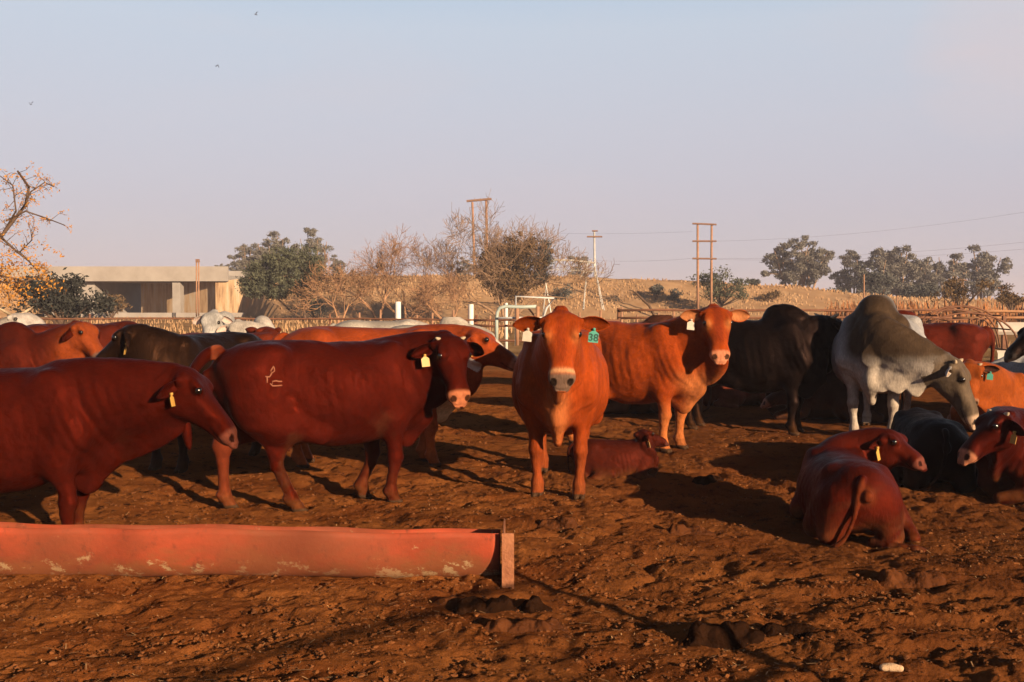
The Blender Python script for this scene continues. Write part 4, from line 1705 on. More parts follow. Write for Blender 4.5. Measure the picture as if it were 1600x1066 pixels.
for path, rr in (([(478, 506), (474, 480), (470, 455), (465, 430)], .14), ([(476, 500), (455, 487), (432, 465), (415, 445), (402, 425)], .10), ([(474, 482), (478, 462), (490, 440), (495, 420)], .08), ([(473, 470), (455, 450), (445, 430)], .08)):
    pts = [AP(a, b, r.uniform(-.4, .4)) for a, b in path]
    for i in range(len(pts) - 1):
        segs.append((pts[i], pts[i + 1], rr * (1 - .2 * i), rr * (1 - .2 * (i + 1)), 1))
        for _ in range(3):
            q = pts[i + 1]
            segs.append((q, q + Vector((r.gauss(0, .7), r.gauss(0, .7), r.uniform(.3, 1.1))), .035, .012, 2))
segs_mesh('trunk', segs, M_BARK, e)
tips = []
for (cx, cy, rx, rz) in ((410, 428, 30, 20), (440, 408, 34, 22), (470, 404, 34, 22), (485, 420, 26, 24), (400, 440, 24, 14), (440, 440, 40, 20), (470, 440, 26, 24), (425, 420, 36, 24), (400, 452, 22, 10), (432, 456, 24, 10), (452, 425, 44, 30), (478, 455, 14, 16)):
    for _ in range(46):
        v = Vector((r.gauss(0, 1), r.gauss(0, 1), r.gauss(0, 1))).normalized() * r.uniform(.6, 1)
        q = AP(cx, cy)
        tips.append(q + Vector((v.x * rx * u, v.y * rx * u, v.z * rz * u)))
leaf_cloud('crown', tips, 40, .19, .064, M_LEAF_AC, e, 6, .8, 1.7)

# bare thorn trees in front of the bank
e, t1 = bare_tree(530, 503, 74, 88, .05, 'leaning brown twiggy thorn tree touching the leafy acacia', 31, lv=5, trunks=2, spread=.75, up=.05, rad=.09)
leaf_cloud('dry_leaves', [t for i, t in enumerate(t1) if i % 2 == 0], 3, .16, .05, M_LEAF_BR, e, 31)
bare_tree(590, 500, 78, 132, -.15, 'tall bare thorn tree with a bird nest and two stems', 32, lv=6, trunks=2, kids=(2, 4), rad=.12, rmin=.010)
bare_tree(632, 500, 80, 118, -.05, 'bare many stemmed thorn tree behind the first white post', 33, lv=6, trunks=3, kids=(2, 4), rad=.10, rmin=.010)
bare_tree(700, 503, 72, 72, -.5, 'low spreading leafless thorn tree beside the second white post', 34, lv=5, trunks=3, rad=.07, rmin=.013, spread=.8, up=.02)
bush('grey_shrub', 494, 497, 84, 38, 30, M_LEAF_BL, 'small grey shrub under the leaning twiggy thorn tree', 35, 40, 24, .09)
# large half leafy tree with weaver nests
e, t1 = bare_tree(788, 502, 76, 168, .0, 'big thorn tree with bare top, brown leaves and hanging nests', 41, mat=M_BARKP, lv=6, trunks=4, kids=(2, 4), rad=.13, rmin=.013, spread=.85)
r = random.Random(44)
u = 76 / FPX


def TP(px, py, dy=0):
    q = at(px, py, 76 + dy)
    return Vector((q.x - e.location.x, dy, q.z - e.location.z))


tips, tips2 = [], []
for (cx, cy, rx, rz, lst) in ((812, 405, 36, 26, 0), (815, 385, 28, 16, 0), (775, 400, 24, 16, 0), (800, 455, 30, 16, 0), (800, 430, 34, 24, 0), (830, 420, 26, 30, 0), (785, 440, 26, 22, 0), (765, 425, 22, 18, 0), (848, 412, 14, 22, 1), (852, 392, 10, 14, 1), (845, 432, 12, 8, 1), (768, 432, 18, 14, 0)):
    for _ in range(26):
        v = Vector((r.gauss(0, 1), r.gauss(0, 1), r.gauss(0, 1))).normalized() * r.uniform(.4, 1)
        (tips2 if lst else tips).append(TP(cx, cy) + Vector((v.x * rx * u, v.y * rx * u, v.z * rz * u)))
leaf_cloud('dry_crown', tips, 75, .27, .066, M_LEAF_BR, e, 45, .9)
leaf_cloud('green_crown', tips2, 34, .18, .060, M_LEAF_BL, e, 46, .9)
M_NEST = mat_simple('nest_straw', (.09, .055, .03), rough=.95, bump=.8, bscale=40)
for (px, py) in ((813, 365), (852, 386), (862, 392)):
    g = SDF((-.4, -.4, -.4), (.4, .4, .4), .04)
    g.ell((0, 0, 0), (.17, .16, .2), .05)
    g.ell((.05, 0, -.14), (.1, .1, .1), .05)
    V, Q = g.mesh(1)
    V += .04 * (fbm(V[:, 0] * 9, V[:, 1] * 9 + V[:, 2] * 7, 3, 2)[:, None])
    q = at(px, py, 75.6)
    o = mesh_np('bird_nest', V + np.array(tuple(q)), Q, M_NEST)
    tag(o, {813: 'dark bird nest high in the bare top of the big thorn tree', 852: 'upper of two round nests at the right edge of the thorn tree', 862: 'outermost round nest hanging at the right tip of the thorn tree'}[px], 'nest', 'bird nests in the thorn trees')
g = SDF((-.4, -.4, -.4), (.4, .4, .4), .04)
g.ell((0, 0, 0), (.2, .18, .28), .05)
V, Q = g.mesh(1)
o = mesh_np('bird_nest', V + np.array(tuple(at(592, 415, 77.6))), Q, M_NEST)
tag(o, 'dark bird nest in the tall bare tree left of the big thorn tree', 'nest', 'bird nests in the thorn trees')

bush('acacia_bush', 1126, 476, 88, 66, 46, M_LEAF_AC, 'round grey green acacia bush behind the ladder shaped pole', 51, 110, 30, .075, cat='bush', crown0=.1)
for i, (px, py, w, h, lb) in enumerate(((872, 478, 44, 34, 'grey shrub on the bank left of the irrigation tower'), (962, 474, 17, 15, 'small bluish shrub right of the irrigation tower leg'),
                                    (1025, 466, 22, 26, 'upright bluish shrub high on the bank left of the ladder pole'), (1056, 474, 24, 22, 'round bluish shrub on the bank nearest the ladder pole'),
                                    (1205, 470, 34, 20, 'thin brownish shrub on the sunny bank below the lone eucalypt'), (1180, 444, 20, 10, 'low grey bush on the crest left of the lone eucalypt'))):
    bush('bank_shrub', px, py + 2, 93 if i < 5 else 100, w, h, M_LEAF_BL if i != 4 else M_LEAF_BR, lb, 60 + i, 34, 26, .075)
for i, (px, py, w, h, lb) in enumerate(((1300, 476, 60, 22, 'flat grey bush mass at the right foot of the bank'), (1370, 478, 110, 50, 'broad dark grey thicket under the row of eucalypts'), (1440, 474, 60, 30, 'grey bush between the two groups of eucalypts'))):
    bush('grey_thicket', px, py, 112, w, h, M_LEAF_BL, lb, 70 + i, 90, 30, .12, cat='bush', crown0=.05)
for i, (px, py, w, h, lb) in enumerate(((1500, 484, 62, 42, 'russet dry bush below the last pair of eucalypts'), (1580, 484, 50, 30, 'russet bush at the right edge beyond the rails'))):
    bush('russet_bush', px, py, 66, w, h, M_LEAF_BR, lb, 80 + i, 60, 26, .06)

# eucalypts far behind
for (px, yb, Y, w, h, lb, sd, dn) in ((1249, 452, 150, 104, 80, 'lone broad eucalypt on the crest at the right', 101, 1.3), (1330, 470, 165, 48, 74, 'slender eucalypt at the left end of the right hand row', 102, .9),
                                  (1372, 472, 160, 84, 78, 'dense eucalypt in the middle of the right hand row', 103, 1.2), (1415, 472, 160, 70, 84, 'tallest eucalypt of the right hand row with a wide crown', 104, 1.2), (1446, 470, 160, 44, 60, 'low loose eucalypt at the right end of the row', 108, .8),
                                  (1487, 472, 165, 56, 80, 'thin eucalypt standing left of the last eucalypt', 105, .9), (1534, 474, 165, 54, 88, 'last eucalypt on the right with a one sided crown', 106, 1.1),
                                  (352, 436, 150, 34, 28, 'low grey tree peeping over the end of the bridge', 107, .9), (385, 440, 150, 46, 58, 'grey eucalypt behind the left side of the acacia', 109, 1.0), (432, 440, 150, 74, 76, 'tall grey eucalypt behind the acacia crown', 110, 1.2),
                                  (490, 440, 150, 52, 80, 'feathery topped eucalypt at the right shoulder of the acacia', 111, .9), (527, 440, 150, 26, 42, 'small pale tree right of the feathery eucalypt', 112, .8), (723, 440, 150, 30, 38, 'small rounded tree behind the left H pole', 113, .8),
                                  (905, 446, 170, 38, 58, 'grey tree behind the irrigation truss', 114, .7)):
    k_ = 1.12 if px > 1300 else 1.0
    eucalypt(px, yb, Y, w * k_, h * k_, lb, sd, dn)

# ------------------------------------------------------------------ poles, irrigation machine, wires
M_POLE = mat_simple('pole_wood', (.20, .11, .07), rough=.9, col2=(.13, .07, .045), scale=3)
M_POLEP = mat_simple('pole_rust', (.30, .17, .10), rough=.85, col2=(.2, .1, .06), scale=3)
M_STEEL = mat_simple('galvanised', (.45, .44, .42), rough=.5, var=.25, scale=2, metal=.2)
M_WIRE = mat_simple('wire', (.16, .14, .14), rough=.7)


def pole_thing(name, label, px, py, Y, cat='pole', group=None):
    p = at(px, py, Y)
    e = empty(name, (p.x, Y, 0))
    tag(e, label, cat, group)
    def L(px_, py_, dy=0):
        q = at(px_, py_, Y + dy)
        return Vector((q.x - p.x, dy, q.z))
    return e, L


e, L = pole_thing('power_pole', 'H shaped wooden power pole with one slanted crossarm behind the thorn tree', 750, 400, 112, 'power pole', 'wooden twin power poles')
for a in ((738, 316, 744), (759.5, 313, 763)):
    MB().tube([L(a[2], 500), L(a[0], a[1])], [.17, .13], 8).build('post', M_POLEP, e, True)
mb = MB()
a, b = L(729, 314.5, -.2), L(768, 311, -.2)
mb.tube([a, b], .13, 6)
mb.build('crossarm', M_POLE, e)
e, L = pole_thing('power_pole', 'ladder like twin power pole with three crossarms before the round bush', 1102, 470, 84, 'power pole', 'wooden twin power poles')
for a in ((1090, 350, 1090.5), (1112, 350, 1111)):
    MB().tube([L(a[2], 503), L(a[0], a[1])], [.12, .09], 8).build('post', M_POLEP, e, True)
for (ya, yb2) in ((349.5, 351), (377, 377), (404, 404.5)):
    MB().tube([L(1082, ya, -.15), L(1119.5, yb2, -.15)], .075, 6).build('crossarm', M_POLE, e)
e, L = pole_thing('utility_pole', 'grey utility pole with two short crossarms above the irrigation tower', 929, 450, 125, 'power pole')
MB().tube([L(930, 495), L(928.5, 360)], [.2, .12], 8).build('post', M_STEEL, e, True)
MB().tube([L(917, 370, -.2), L(941, 370, -.2)], .10, 6).build('crossarm', M_POLE, e)
MB().tube([L(925, 361, -.2), L(934, 361, -.2)], .09, 6).build('crossarm', M_POLE, e)
for (px, yt, Y2, lb) in ((1350, 429, 70, 'thin lone post before the grey thicket'), (1505, 436, 120, 'small utility pole with a crossarm among the last eucalypts'), (1565, 448, 150, 'tiny distant utility pole at the right skyline'), (1402, 462, 60, 'short pale post in the grass below the eucalypt row')):
    e, L = pole_thing('slim_pole', lb, px, 460, Y2, 'pole')
    MB().tube([L(px, 497 if Y2 < 100 else 485), L(px, yt)], .05 * Y2 / 70, 7).build('post', M_POLEP, e, True)
    if Y2 > 100:
        MB().tube([L(px - 6, yt + 2, -.1), L(px + 6, yt + 2, -.1)], .05 * Y2 / 70, 6).build('crossarm', M_POLE, e)
e, L = pole_thing('bridge_post', 'twin rusty pipe post standing in front of the bridge pier', 309, 450, 92, 'post')
for px in (307, 310.5):
    MB().tube([L(px, 503), L(px, 407)], .065, 7).build('pipe', M_POLEP, e, True)
MB().box(tuple(L(306, 410) - Vector((0, .1, 0))), tuple(L(311.6, 405) + Vector((0, .1, 0)))).build('pipe_cap', M_POLE, e)
# centre pivot irrigation: tower and truss span
e, L = pole_thing('irrigation_tower', 'pale steel centre pivot irrigation tower with a truss arm going left', 925, 450, 82, 'irrigation machine')
for (x0_, y0_, dy0, x1_, y1_, dy1) in ((918, 410, 0, 911, 485, -.6), (928, 412, 0, 944, 485, -.6), (918, 410, 0, 912, 483, .7), (928, 412, 0, 941, 483, .7), (852, 440, 0, 862, 495, 0), (854, 440, .6, 848, 495, .8)):
    MB().tube([L(x0_, y0_, dy0), L(x1_, y1_, dy1)], .05, 6).build('tower_leg', M_STEEL, e)
mb = MB()
mb.tube([L(852, 406), L(895, 407), L(930, 411)], .08, 7)
mb.tube([L(852, 421, -.7), L(925, 424, -.7)], .028, 5)
mb.tube([L(852, 421, .7), L(925, 424, .7)], .028, 5)
for k in range(7):
    x_ = 854 + k * 11
    for dy in (-.7, .7):
        mb.tube([L(x_, 406.5), L(x_ + 6, 422.5, dy)], .022, 4)
        mb.tube([L(x_ + 11, 407), L(x_ + 6, 422.5, dy)], .022, 4)
mb.tube([L(906, 436), L(925, 404)], .03, 5)
mb.tube([L(914, 424), L(944, 426)], .03, 5)
mb.build('truss', M_STEEL, e)
# wires
def wire(p, q, sag, label):
    pts = []
    for i in range(13):
        t = i / 12
        v = p.lerp(q, t)
        v.z -= sag * 4 * t * (1 - t)
        pts.append(v)
    o = MB().tube(pts, .006, 4, False).build('power_line', M_WIRE)
    tag(o, label, 'power line', 'thin power lines across the sky')


wire(at(1119, 377, 84), at(1660, 322, 70), .5, 'uppermost power line rising to the right edge of the sky')
wire(at(1119, 404, 84), at(1660, 372, 70), .4, 'power line passing over the eucalypt row to the right edge')
wire(at(1119, 405.5, 85), at(1660, 384, 72), .4, 'lower power line just under its neighbour over the eucalypts')
wire(at(700, 352, 112), at(1082, 362, 84), .5, 'faint power line between the H pole and the ladder pole')
wire(at(860, 400, 112), at(1082, 404, 84), .4, 'lowest faint power line reaching the ladder pole from the left')

# ------------------------------------------------------------------ pen fence at the back
M_RAIL = mat_simple('rusty_rail', (.17, .075, .040), rough=.8, col2=(.09, .04, .025), scale=5)
M_RAILB = mat_simple('rail_tan', (.38, .21, .11), rough=.8, col2=(.25, .12, .06), scale=3)
M_SHEET = mat_simple('grey_sheet', (.40, .36, .32), rough=.6, var=.25, scale=2.5)
M_WHITE = mat_simple('white_post', (.62, .60, .57), rough=.7, var=.2, scale=5)
M_TEAL = mat_simple('grey_teal_pipe', (.30, .36, .34), rough=.5, var=.2, scale=6)
M_PALEP = mat_simple('pale_pipe', (.50, .50, .50), rough=.5, var=.2, scale=6)


def fence(name, label, pts, rails, r_rail, step, post_h, r_post, mat, matp=None):
    """pts ground points; rails = heights"""
    e = empty(name, (pts[0][0], pts[0][1], 0))
    tag(e, label, 'fence', 'rail fences around the pen')
    o_ = Vector((pts[0][0], pts[0][1], 0))
    P = [Vector((p[0], p[1], 0)) - o_ for p in pts]
    for h in rails:
        mb = MB()
        q = []
        for i in range(len(P) - 1):
            for k in range(8):
                v = P[i].lerp(P[i + 1], k / 8)
                q.append(v + Vector((0, 0, h + .012 * math.sin(k * 2.1 + h * 9))))
        q.append(P[-1] + Vector((0, 0, h)))
        mb.tube(q, r_rail, 7)
        mb.build('rail', mat, e, True)
    for i in range(len(P) - 1):
        L = (P[i + 1] - P[i]).length
        n = max(1, int(L / step))
        for k in range(n + (1 if i == len(P) - 2 else 0)):
            v = P[i].lerp(P[i + 1], k / n)
            MB().tube([v + Vector((0, r_post + r_rail, -.2)), v + Vector((0, r_post + r_rail, post_h))], r_post, 7).build('post', matp or mat, e, True)
    return e


# left stretch far, middle and right
fence('rail_fence', 'thin rusty pipe fence in front of the bridge and acacia', [(-20, 30), (-5.5, 30), (-1, 28)], (1.08, .6), .028, 3.2, 1.22, .035, M_RAIL)
fence('rail_fence', 'rusty double rail fence crossing behind the middle of the herd', [(-1, 26.8), (2.8, 26)], (1.10, .95, .55), .032, 1.9, 1.16, .04, M_RAIL)
fence('rail_fence', 'tan rail fence behind the orange and black cattle', [(2.9, 27), (12.2, 27)], (1.36, 1.16, .98), .034, 2.4, 1.42, .045, M_RAIL)
fence('rail_fence', 'tan rail fence at the right edge behind the grey planks', [(11.5, 25.8), (20, 24.5)], (1.34, 1.18), .036, 1.7, 1.42, .05, M_RAILB)
e = empty('plank_fence', (11.7, 24.0, 0))
tag(e, 'grey metal plank barrier at the right edge behind the red cow', 'barrier')
for z0, z1 in ((.80, 1.10), (.05, .42)):
    mb = MB()
    zs = [z0, z0 + .05, z0 + .08, z1 - .08, z1 - .05, z1]
    ys = [.0, -.04, -.06, -.06, -.04, .0]
    for x in (0.0, 6.0):
        for z, y in zip(zs, ys):
            mb.V.append(Vector((x, y, z)))
        for z, y in zip(zs[::-1], ys[::-1]):
            mb.V.append(Vector((x, y + .012, z)))
    n = 12
    mb.F = [[i, n + i, n + (i + 1) % n, (i + 1) % n] for i in range(n)]
    mb.F += [list(range(n)), [n + i for i in range(n)][::-1]]
    mb.build('plank', M_SHEET, e)
for x in (.15, 2.1, 4.0):
    MB().box((x, .02, -.2), (x + .08, .10, 1.25)).build('post', M_RAIL, e)
# round hoop feeder
e = empty('hoop_feeder', (at(1490, 500, 22).x, 22, 0))
tag(e, 'rusty round hoop feeder showing its arched bars above the red cow', 'feeder')
for k, (dy, h, w) in enumerate(((-.7, 1.36, 1.15), (-.25, 1.50, 1.0), (.3, 1.50, 1.0), (.8, 1.42, 1.1))):
    MB().tube([(w * math.cos(t) + .1 * k, dy, h * math.sin(t) ** .55) for t in [math.pi * i / 18 for i in range(1, 18)]], .020, 6).build('arch', M_RAIL, e, True)
for h, w in ((1.30, .80), (1.0, 1.05), (.55, 1.1)):
    for s in (-1, 1):
        MB().tube([(s * w * .85 + .0, -.75, h), (s * w * .85 + .25, .85, h)], .018, 6).build('bar', M_RAIL, e, True)
MB().tube([(-.9, -.5, 1.18), (1.15, .5, 1.22)], .018, 6).build('bar', M_RAIL, e, True)
# white posts
for px, yt, w, lb in ((622, 472, 9, 'wide white post beside the bare trees'), (736, 476, 8, 'white post left of the pipe gate'), (791, 474, 5, 'thin white post standing inside the pipe gate')):
    Y2 = 33
    p = at(px, 500, Y2)
    o = MB().tube([(p.x, Y2, -.2), (p.x, Y2, at(px, yt, Y2).z), (p.x, Y2, at(px, yt - .6, Y2).z)], [w / 2 * Y2 / FPX, w / 2 * Y2 / FPX, w / 2.6 * Y2 / FPX], 12).build('white_post', M_WHITE, None, True)
    tag(o, lb, 'post', 'white posts behind the herd')
# pipe gate / crush
e, L = pole_thing('pipe_gate', 'pale bent pipe gate frame behind the cow with tag 38', 820, 490, 25, 'gate')
MB().tube([L(776, 540), L(776, 500), L(777, 488), L(781, 481), L(790, 479), L(816, 480), L(838, 479)], .045, 8).build('bent_pipe', M_TEAL, e, True)
MB().tube([L(806, 540, .3), L(806, 463, .3), L(866, 466, .3), L(854, 481, .3), L(848, 500, .3)], .028, 8).build('frame_pipe', M_PALEP, e, True)
MB().tube([L(826, 482), L(840, 500), L(846, 520)], .022, 7).build('brace', M_RAIL, e, True)
MB().tube([L(808, 540, -.2), L(808, 482, -.2)], .05, 7).build('wood_post', M_POLEP, e, True)
MB().tube([L(840, 540, -.2), L(840, 479, -.2)], .05, 7).build('wood_post', M_POLEP, e, True)
MB().tube([L(778, 497, -.1), L(850, 497, -.1)], .03, 7).build('rail', M_PALEP, e, True)
for (px, yt, lean, lb) in ((1020, 460, -22, 'leaning dead branch before the bank'),):
    r = random.Random(8)
    a, b = at(1022, 492, 60), at(1004, 468, 60)
    d = at(986, 454, 60)
    o = MB().tube([a, a.lerp(b, .5) + Vector((.05, 0, .1)), b, b.lerp(d, .6) + Vector((0, 0, .1)), d], [.09, .08, .07, .05, .02], 7).build('dead_branch', M_BARK, None, True)
    tag(o, lb, 'branch')
# wooden stakes of a low fence behind the pen
i = 0
for px in range(528, 1070, 29):
    if 760 < px < 905:
        continue
    Y2 = 44 + (i * 7 % 5)
    p = at(px + (i * 13 % 9), 490, Y2)
    hgt = .95 + .12 * ((i * 5) % 4)
    o = MB().tube([(p.x, Y2, -.1), (p.x + .02, Y2, hgt)], [.06, .05], 6).build('fence_stake', M_POLEP, None, True)
    tag(o, 'weathered wooden fence stake in the row before the bank', 'stake', 'wooden stakes in a row before the bank')
    i += 1
# rail fence next to the camera on the right: its shadow falls across the foreground
fence('rail_fence', 'steel rail fence beside the viewer throwing its shadow over the soil', [(-.6, -1.75), (.9, -.35), (3.2, 1.9), (5.2, 3.9)][:3], (1.30, .85), .016, 2.6, 1.42, .03, M_RAIL)

# birds
M_BIRD = mat_simple('bird', (.03, .03, .035), rough=.8)
for px, py, lb, sd in ((48, 163, 'tiny dark bird flying low over the left sky', 1), (340, 102, 'tiny bird gliding in the upper sky left of centre', 2), (400, 23, 'topmost tiny bird high in the sky', 3), (728, 341, 'small bird flying beside the H pole', 4)):
    q = at(px, py, 60)
    mb = MB()
    k = 1 if sd % 2 else -1
    mb.V = [Vector(v) for v in ((-.14, 0, 0), (0, -.03, .02), (.14, 0, 0), (0, .03, .02), (0, 0, -.03), (-.02, -.10, .11 * k), (.05, -.10, .11 * k), (-.05, -.24, .10 * k + .05), (-.02, .10, .11 * k), (.05, .10, .11 * k), (-.05, .24, .10 * k + .05))]
    mb.F = [[0, 1, 4], [1, 2, 4], [2, 3, 4], [3, 0, 4], [0, 3, 1], [1, 3, 2], [1, 5, 6], [5, 7, 6], [3, 9, 8], [8, 9, 10]]
    o = mb.build('bird', M_BIRD)
    o.location = q
    o.rotation_euler = (0, 0, sd * 1.3)
    tag(o, lb, 'bird', 'birds in the sky')

# ------------------------------------------------------------------ dusty evening air
hz_m = bpy.data.materials.new('haze')
hz_m.use_nodes = True
ht_ = hz_m.node_tree
ht_.nodes.clear()
ho_ = ht_.nodes.new('ShaderNodeOutputMaterial')
hv_ = ht_.nodes.new('ShaderNodeVolumePrincipled')
hv_.inputs['Color'].default_value = (.72, .70, .84, 1)
hv_.inputs['Density'].default_value = .0007
ht_.links.new(hv_.outputs[0], ho_.inputs['Volume'])
hb = MB()
hb.box((-980, -80, -2.0), (980, 1300, 24))
hz = hb.build('haze', hz_m)
tag(hz, 'thin dusty evening haze over the plain', 'haze', kind='stuff')


# ------------------------------------------------------------------ the herd
def G(px, py):
    p = gp(px, py)
    return Vector((p.x, p.y, gz(p.x, p.y)))


def W(x, y):
    return Vector((x, y, gz(x, y)))


RED = (.0265, .0028, .0013)
REDB = (.042, .0048, .0020)
ORG = (.18, .029, .005)
ORGD = (.12, .020, .006)
BLK = (.0026, .0015, .0013)
BRN = (.045, .016, .010)
WHT = (.30, .29, .28)
GRY = (.30, .29, .29)

# A: dark red cow entering at the left edge
cow('cow', 'dark red cow at the left edge reaching her head to the next rump', 'cow', W(-3.38, 6.50), 3, .93, RED, at(290, 585, 6.5), -2, -50, tags=((-1, M_TAG_Y, None, None, 1.0),), dew=1.3, droop=.75, steps=(.0, .07, 0, 0), muzzle=(.075, .022, .014), neck_r=1.1, vox=.010, headL=1.0, ear_fwd=-.5, belly=.07, hlen=1.15)


# B: dark red cow with brand
def colB(V, C, hd):
    w = sstep(.06, .0, np.abs(V[:, 1])) * sstep(-.80, -.88, V[:, 0]) * sstep(.80, .95, V[:, 2]) * sstep(-.915, -.895, V[:, 0])
    w = w[:, None] * .7
    C = C * (1 - w) + np.array((.30, .075, .03)) * w
    w = (sstep(.70, .60, V[:, 2]) * sstep(.05, -.1, V[:, 0]) * (np.abs(V[:, 1]) < .2) * (V[:, 0] > -.9))[:, None] * .45
    return C * (1 - w) + np.array((.14, .03, .012)) * w


BR = [[(10.7, -16.9), (5.9, -9.6), (7.3, -5.6), (11.8, -9), (11.3, -15.5)], [(7.3, -5.6), (5.6, -2.2), (3.9, .3), (0, 0), (-2.8, -.6)], [(0, 0), (0.2, 5), (0, 10)], [(7.9, 12.4), (8.1, 7.8), (14, 7.3), (18, 8.6), (23, 8.7)], [(4.5, 11.3), (8.4, 15.5), (15, 15.6), (23, 15.2)]]
BR = [[(-.550 + .0049 * a, 1.085 - .0045 * b) for a, b in st] for st in BR]
cow('cow', 'dark red cow with a pale hip brand standing side on', 'cow', W(-1.47, 8.02), 24, 1.02, RED, at(702, 533, 8.10), -62, -62, tags=((-1, M_TAG_Y, None, None, 1.15),), colfn=colB, steps=(-.20, -.04, -.10, .36), belly=.015, droop=.50, horns=.04, brand=BR,
    muzzle=(.25, .085, .04), dew=.9, vox=.010, tail=[(-.85, 0, 1.27), (-.95, .03, 1.24), (-1.06, .08, 1.08), (-1.10, .10, .82), (-1.08, .10, .66), (-1.06, .10, .52)])


# C: orange cow with tag 38
def colC(V, C, hd):
    t, y, z, on = hd['t'], hd['y'], hd['z'], hd['on']
    w = (on * np.exp(-((t - .50) / .022) ** 2) * .8)[:, None]
    C = C * (1 - w) + np.array((.40, .22, .11)) * w
    w = (on * np.exp(-((t - .20) / .05) ** 2 - ((np.abs(y) - .09) / .03) ** 2) * .35)[:, None]
    C = C * (1 - w) + np.array((.36, .15, .05)) * w
    w = (on * sstep(.045, .015, np.abs(y)) * sstep(.48, .40, t) * .45)[:, None]
    C = C * (1 - w) + np.array((.11, .016, .005)) * w
    w = (sstep(.14, .03, np.abs(V[:, 1])) * sstep(.62, .74, V[:, 0]) * sstep(1.05, .8, V[:, 2]) * .5)[:, None]
    return C * (1 - w) + np.array((.34, .12, .04)) * w


cow('cow', 'bright orange cow with green tag 38 facing the viewer', 'cow', W(.43, 8.75), -95, 1.04, ORG, at(877, 497, 7.72), -91, -66, tags=((1, M_TAG_G, '38', M_INK, 1.3), (-1, M_TAG_W, None, None, 1.2)), colfn=colC, steps=(.05, .0, .0, .0), wid=1.13, belly=.05,
    muzzle=(.115, .07, .05), droop=.18, earL=.245, earW=.14, dew=1.1, vox=.0095, headL=1.02, legc=(.17, .034, .009), udder=0)


# D: orange cow, head to the viewer, pale nose
def colD(V, C, hd):
    t, y, on = hd['t'], hd['y'], hd['on']
    w = (on * sstep(.055, .02, np.abs(y)) * sstep(.46, .38, t) * .6)[:, None]
    C = C * (1 - w) + np.array((.085, .012, .005)) * w
    w = (on * np.exp(-((t - .20) / .05) ** 2 - ((np.abs(y) - .09) / .03) ** 2) * .5)[:, None]
    C = C * (1 - w) + np.array((.36, .15, .05)) * w
    w = (sstep(.95, .70, V[:, 2]) * sstep(.55, .75, V[:, 0]) * .4)[:, None]
    return C * (1 - w) + np.array((.34, .14, .05)) * w


cow('cow', 'bright orange cow with a pale pink nose standing behind tag 38', 'cow', W(1.30, 11.05), -34, 1.06, ORG, at(1118, 487, 10.35), -88, -60, tags=((-1, M_TAG_W, None, None, 1.3),), colfn=colD, muzzle=(.33, .13, .07), droop=.15, earL=.23, earW=.15, dew=1.7, belly=.04,
    earin=(.26, .10, .04), legc=(.28, .085, .025), vox=.0105, headL=1.0, steps=(.02, -.02, .0, .1))


# E: grey brahman bull
def colE(V, C, hd):
    n = .5 * fbm(V[:, 0] * 5, V[:, 2] * 5 + V[:, 1] * 4, 3, 3)
    up = V[:, 2] + .30 * (V[:, 0] - .5) + .25 * n
    fr = sstep(.22, .55, V[:, 0] + .2 * n) * np.maximum(sstep(-.40, -.14, V[:, 1] + .1 * n), sstep(.72, .9, V[:, 0])) * sstep(.72, 1.12, up)
    dk = np.array((.034, .022, .014))
    w = np.clip(fr * 1.1, 0, 1)[:, None]
    C = C * (1 - w) + dk * w
    hw = np.clip(sstep(-.15, -.02, hd['t']) * hd['on'], 0, 1)[:, None]
    C = C * (1 - hw) + np.array((.072, .052, .036)) * hw
    w = (sstep(.98, .68, V[:, 2] + .1 * n) * sstep(.40, .65, V[:, 0]) * sstep(1.02, .84, V[:, 0]) * (~hd['on']) * .9)[:, None]
    return C * (1 - w) + np.array((.30, .25, .20)) * w


cow('bull', 'grey humped bull with a dark neck bending down to the right', 'bull', W(4.46, 12.05), -117, 1.10, (.27, .265, .27), at(1492, 568, 10.95), -36, -68, colfn=colE, hump=.34, humpw=1.55, dew=2.0, wid=1.40, neck_r=1.02, muzzle=(.30, .21, .15), droop=.8, earL=.15, earW=.09,
    steps=(.10, .02, 0, 0), vox=.011, horns=.07, udder=0, earin=(.26, .19, .14), headL=1.08, hlen=1.15, legc=(.32, .29, .26), neckmid=(.86, .02, 1.16), belly=.04)
# F: black humped animal
cow('cow', 'black cow standing behind the pink nosed orange cow', 'cow', W(2.98, 12.35), -26, 1.06, BLK, at(1290, 500, 12.2), 25, -35, hump=.10, horns=.12, dew=1.3, muzzle=(.02, .015, .015), vox=.013, udder=0, belly=.04)
# G: lying calf, rump to viewer
def colG(V, C, hd):
    w = (sstep(-.885, -.93, V[:, 0]) * sstep(.05, .2, V[:, 2]))[:, None] * .5
    return C * (1 - w) + np.array((.11, .026, .009)) * w


cow('calf', 'dark red calf lying with its rump to the viewer and yellow tag', 'calf', W(2.40, 7.15), 85, .69, REDB, at(1386, 682, 7.5), -42, -30, lying=True, tags=((-1, M_TAG_Y, None, None, 1.15),), droop=.6, dew=.6, muzzle=(.10, .03, .02), vox=.009, headL=1.18, hlen=.80, earL=.19, wid=1.12, sink=.03, lie=-1,
    tail=[(-.86, .03, .73), (-.89, .06, .66), (-.905, .09, .52), (-.89, .12, .32), (-.87, .20, .12), (-.85, .30, .05)], ear_fwd=-.5, neck_r=1.15, colfn=colG)
# H: lying calf behind tag 38
cow('calf', 'small dark red calf lying behind the legs of tag 38', 'calf', W(.98, 9.35), 2, .47, (.030, .0050, .0026), at(1002, 676, 9.30), 18, -18, lying=True, tags=((-1, M_TAG_Y, None, None, .9),), droop=.5, dew=.4, muzzle=(.06, .02, .015), vox=.013, headL=1.25, hlen=.95, sink=.05)


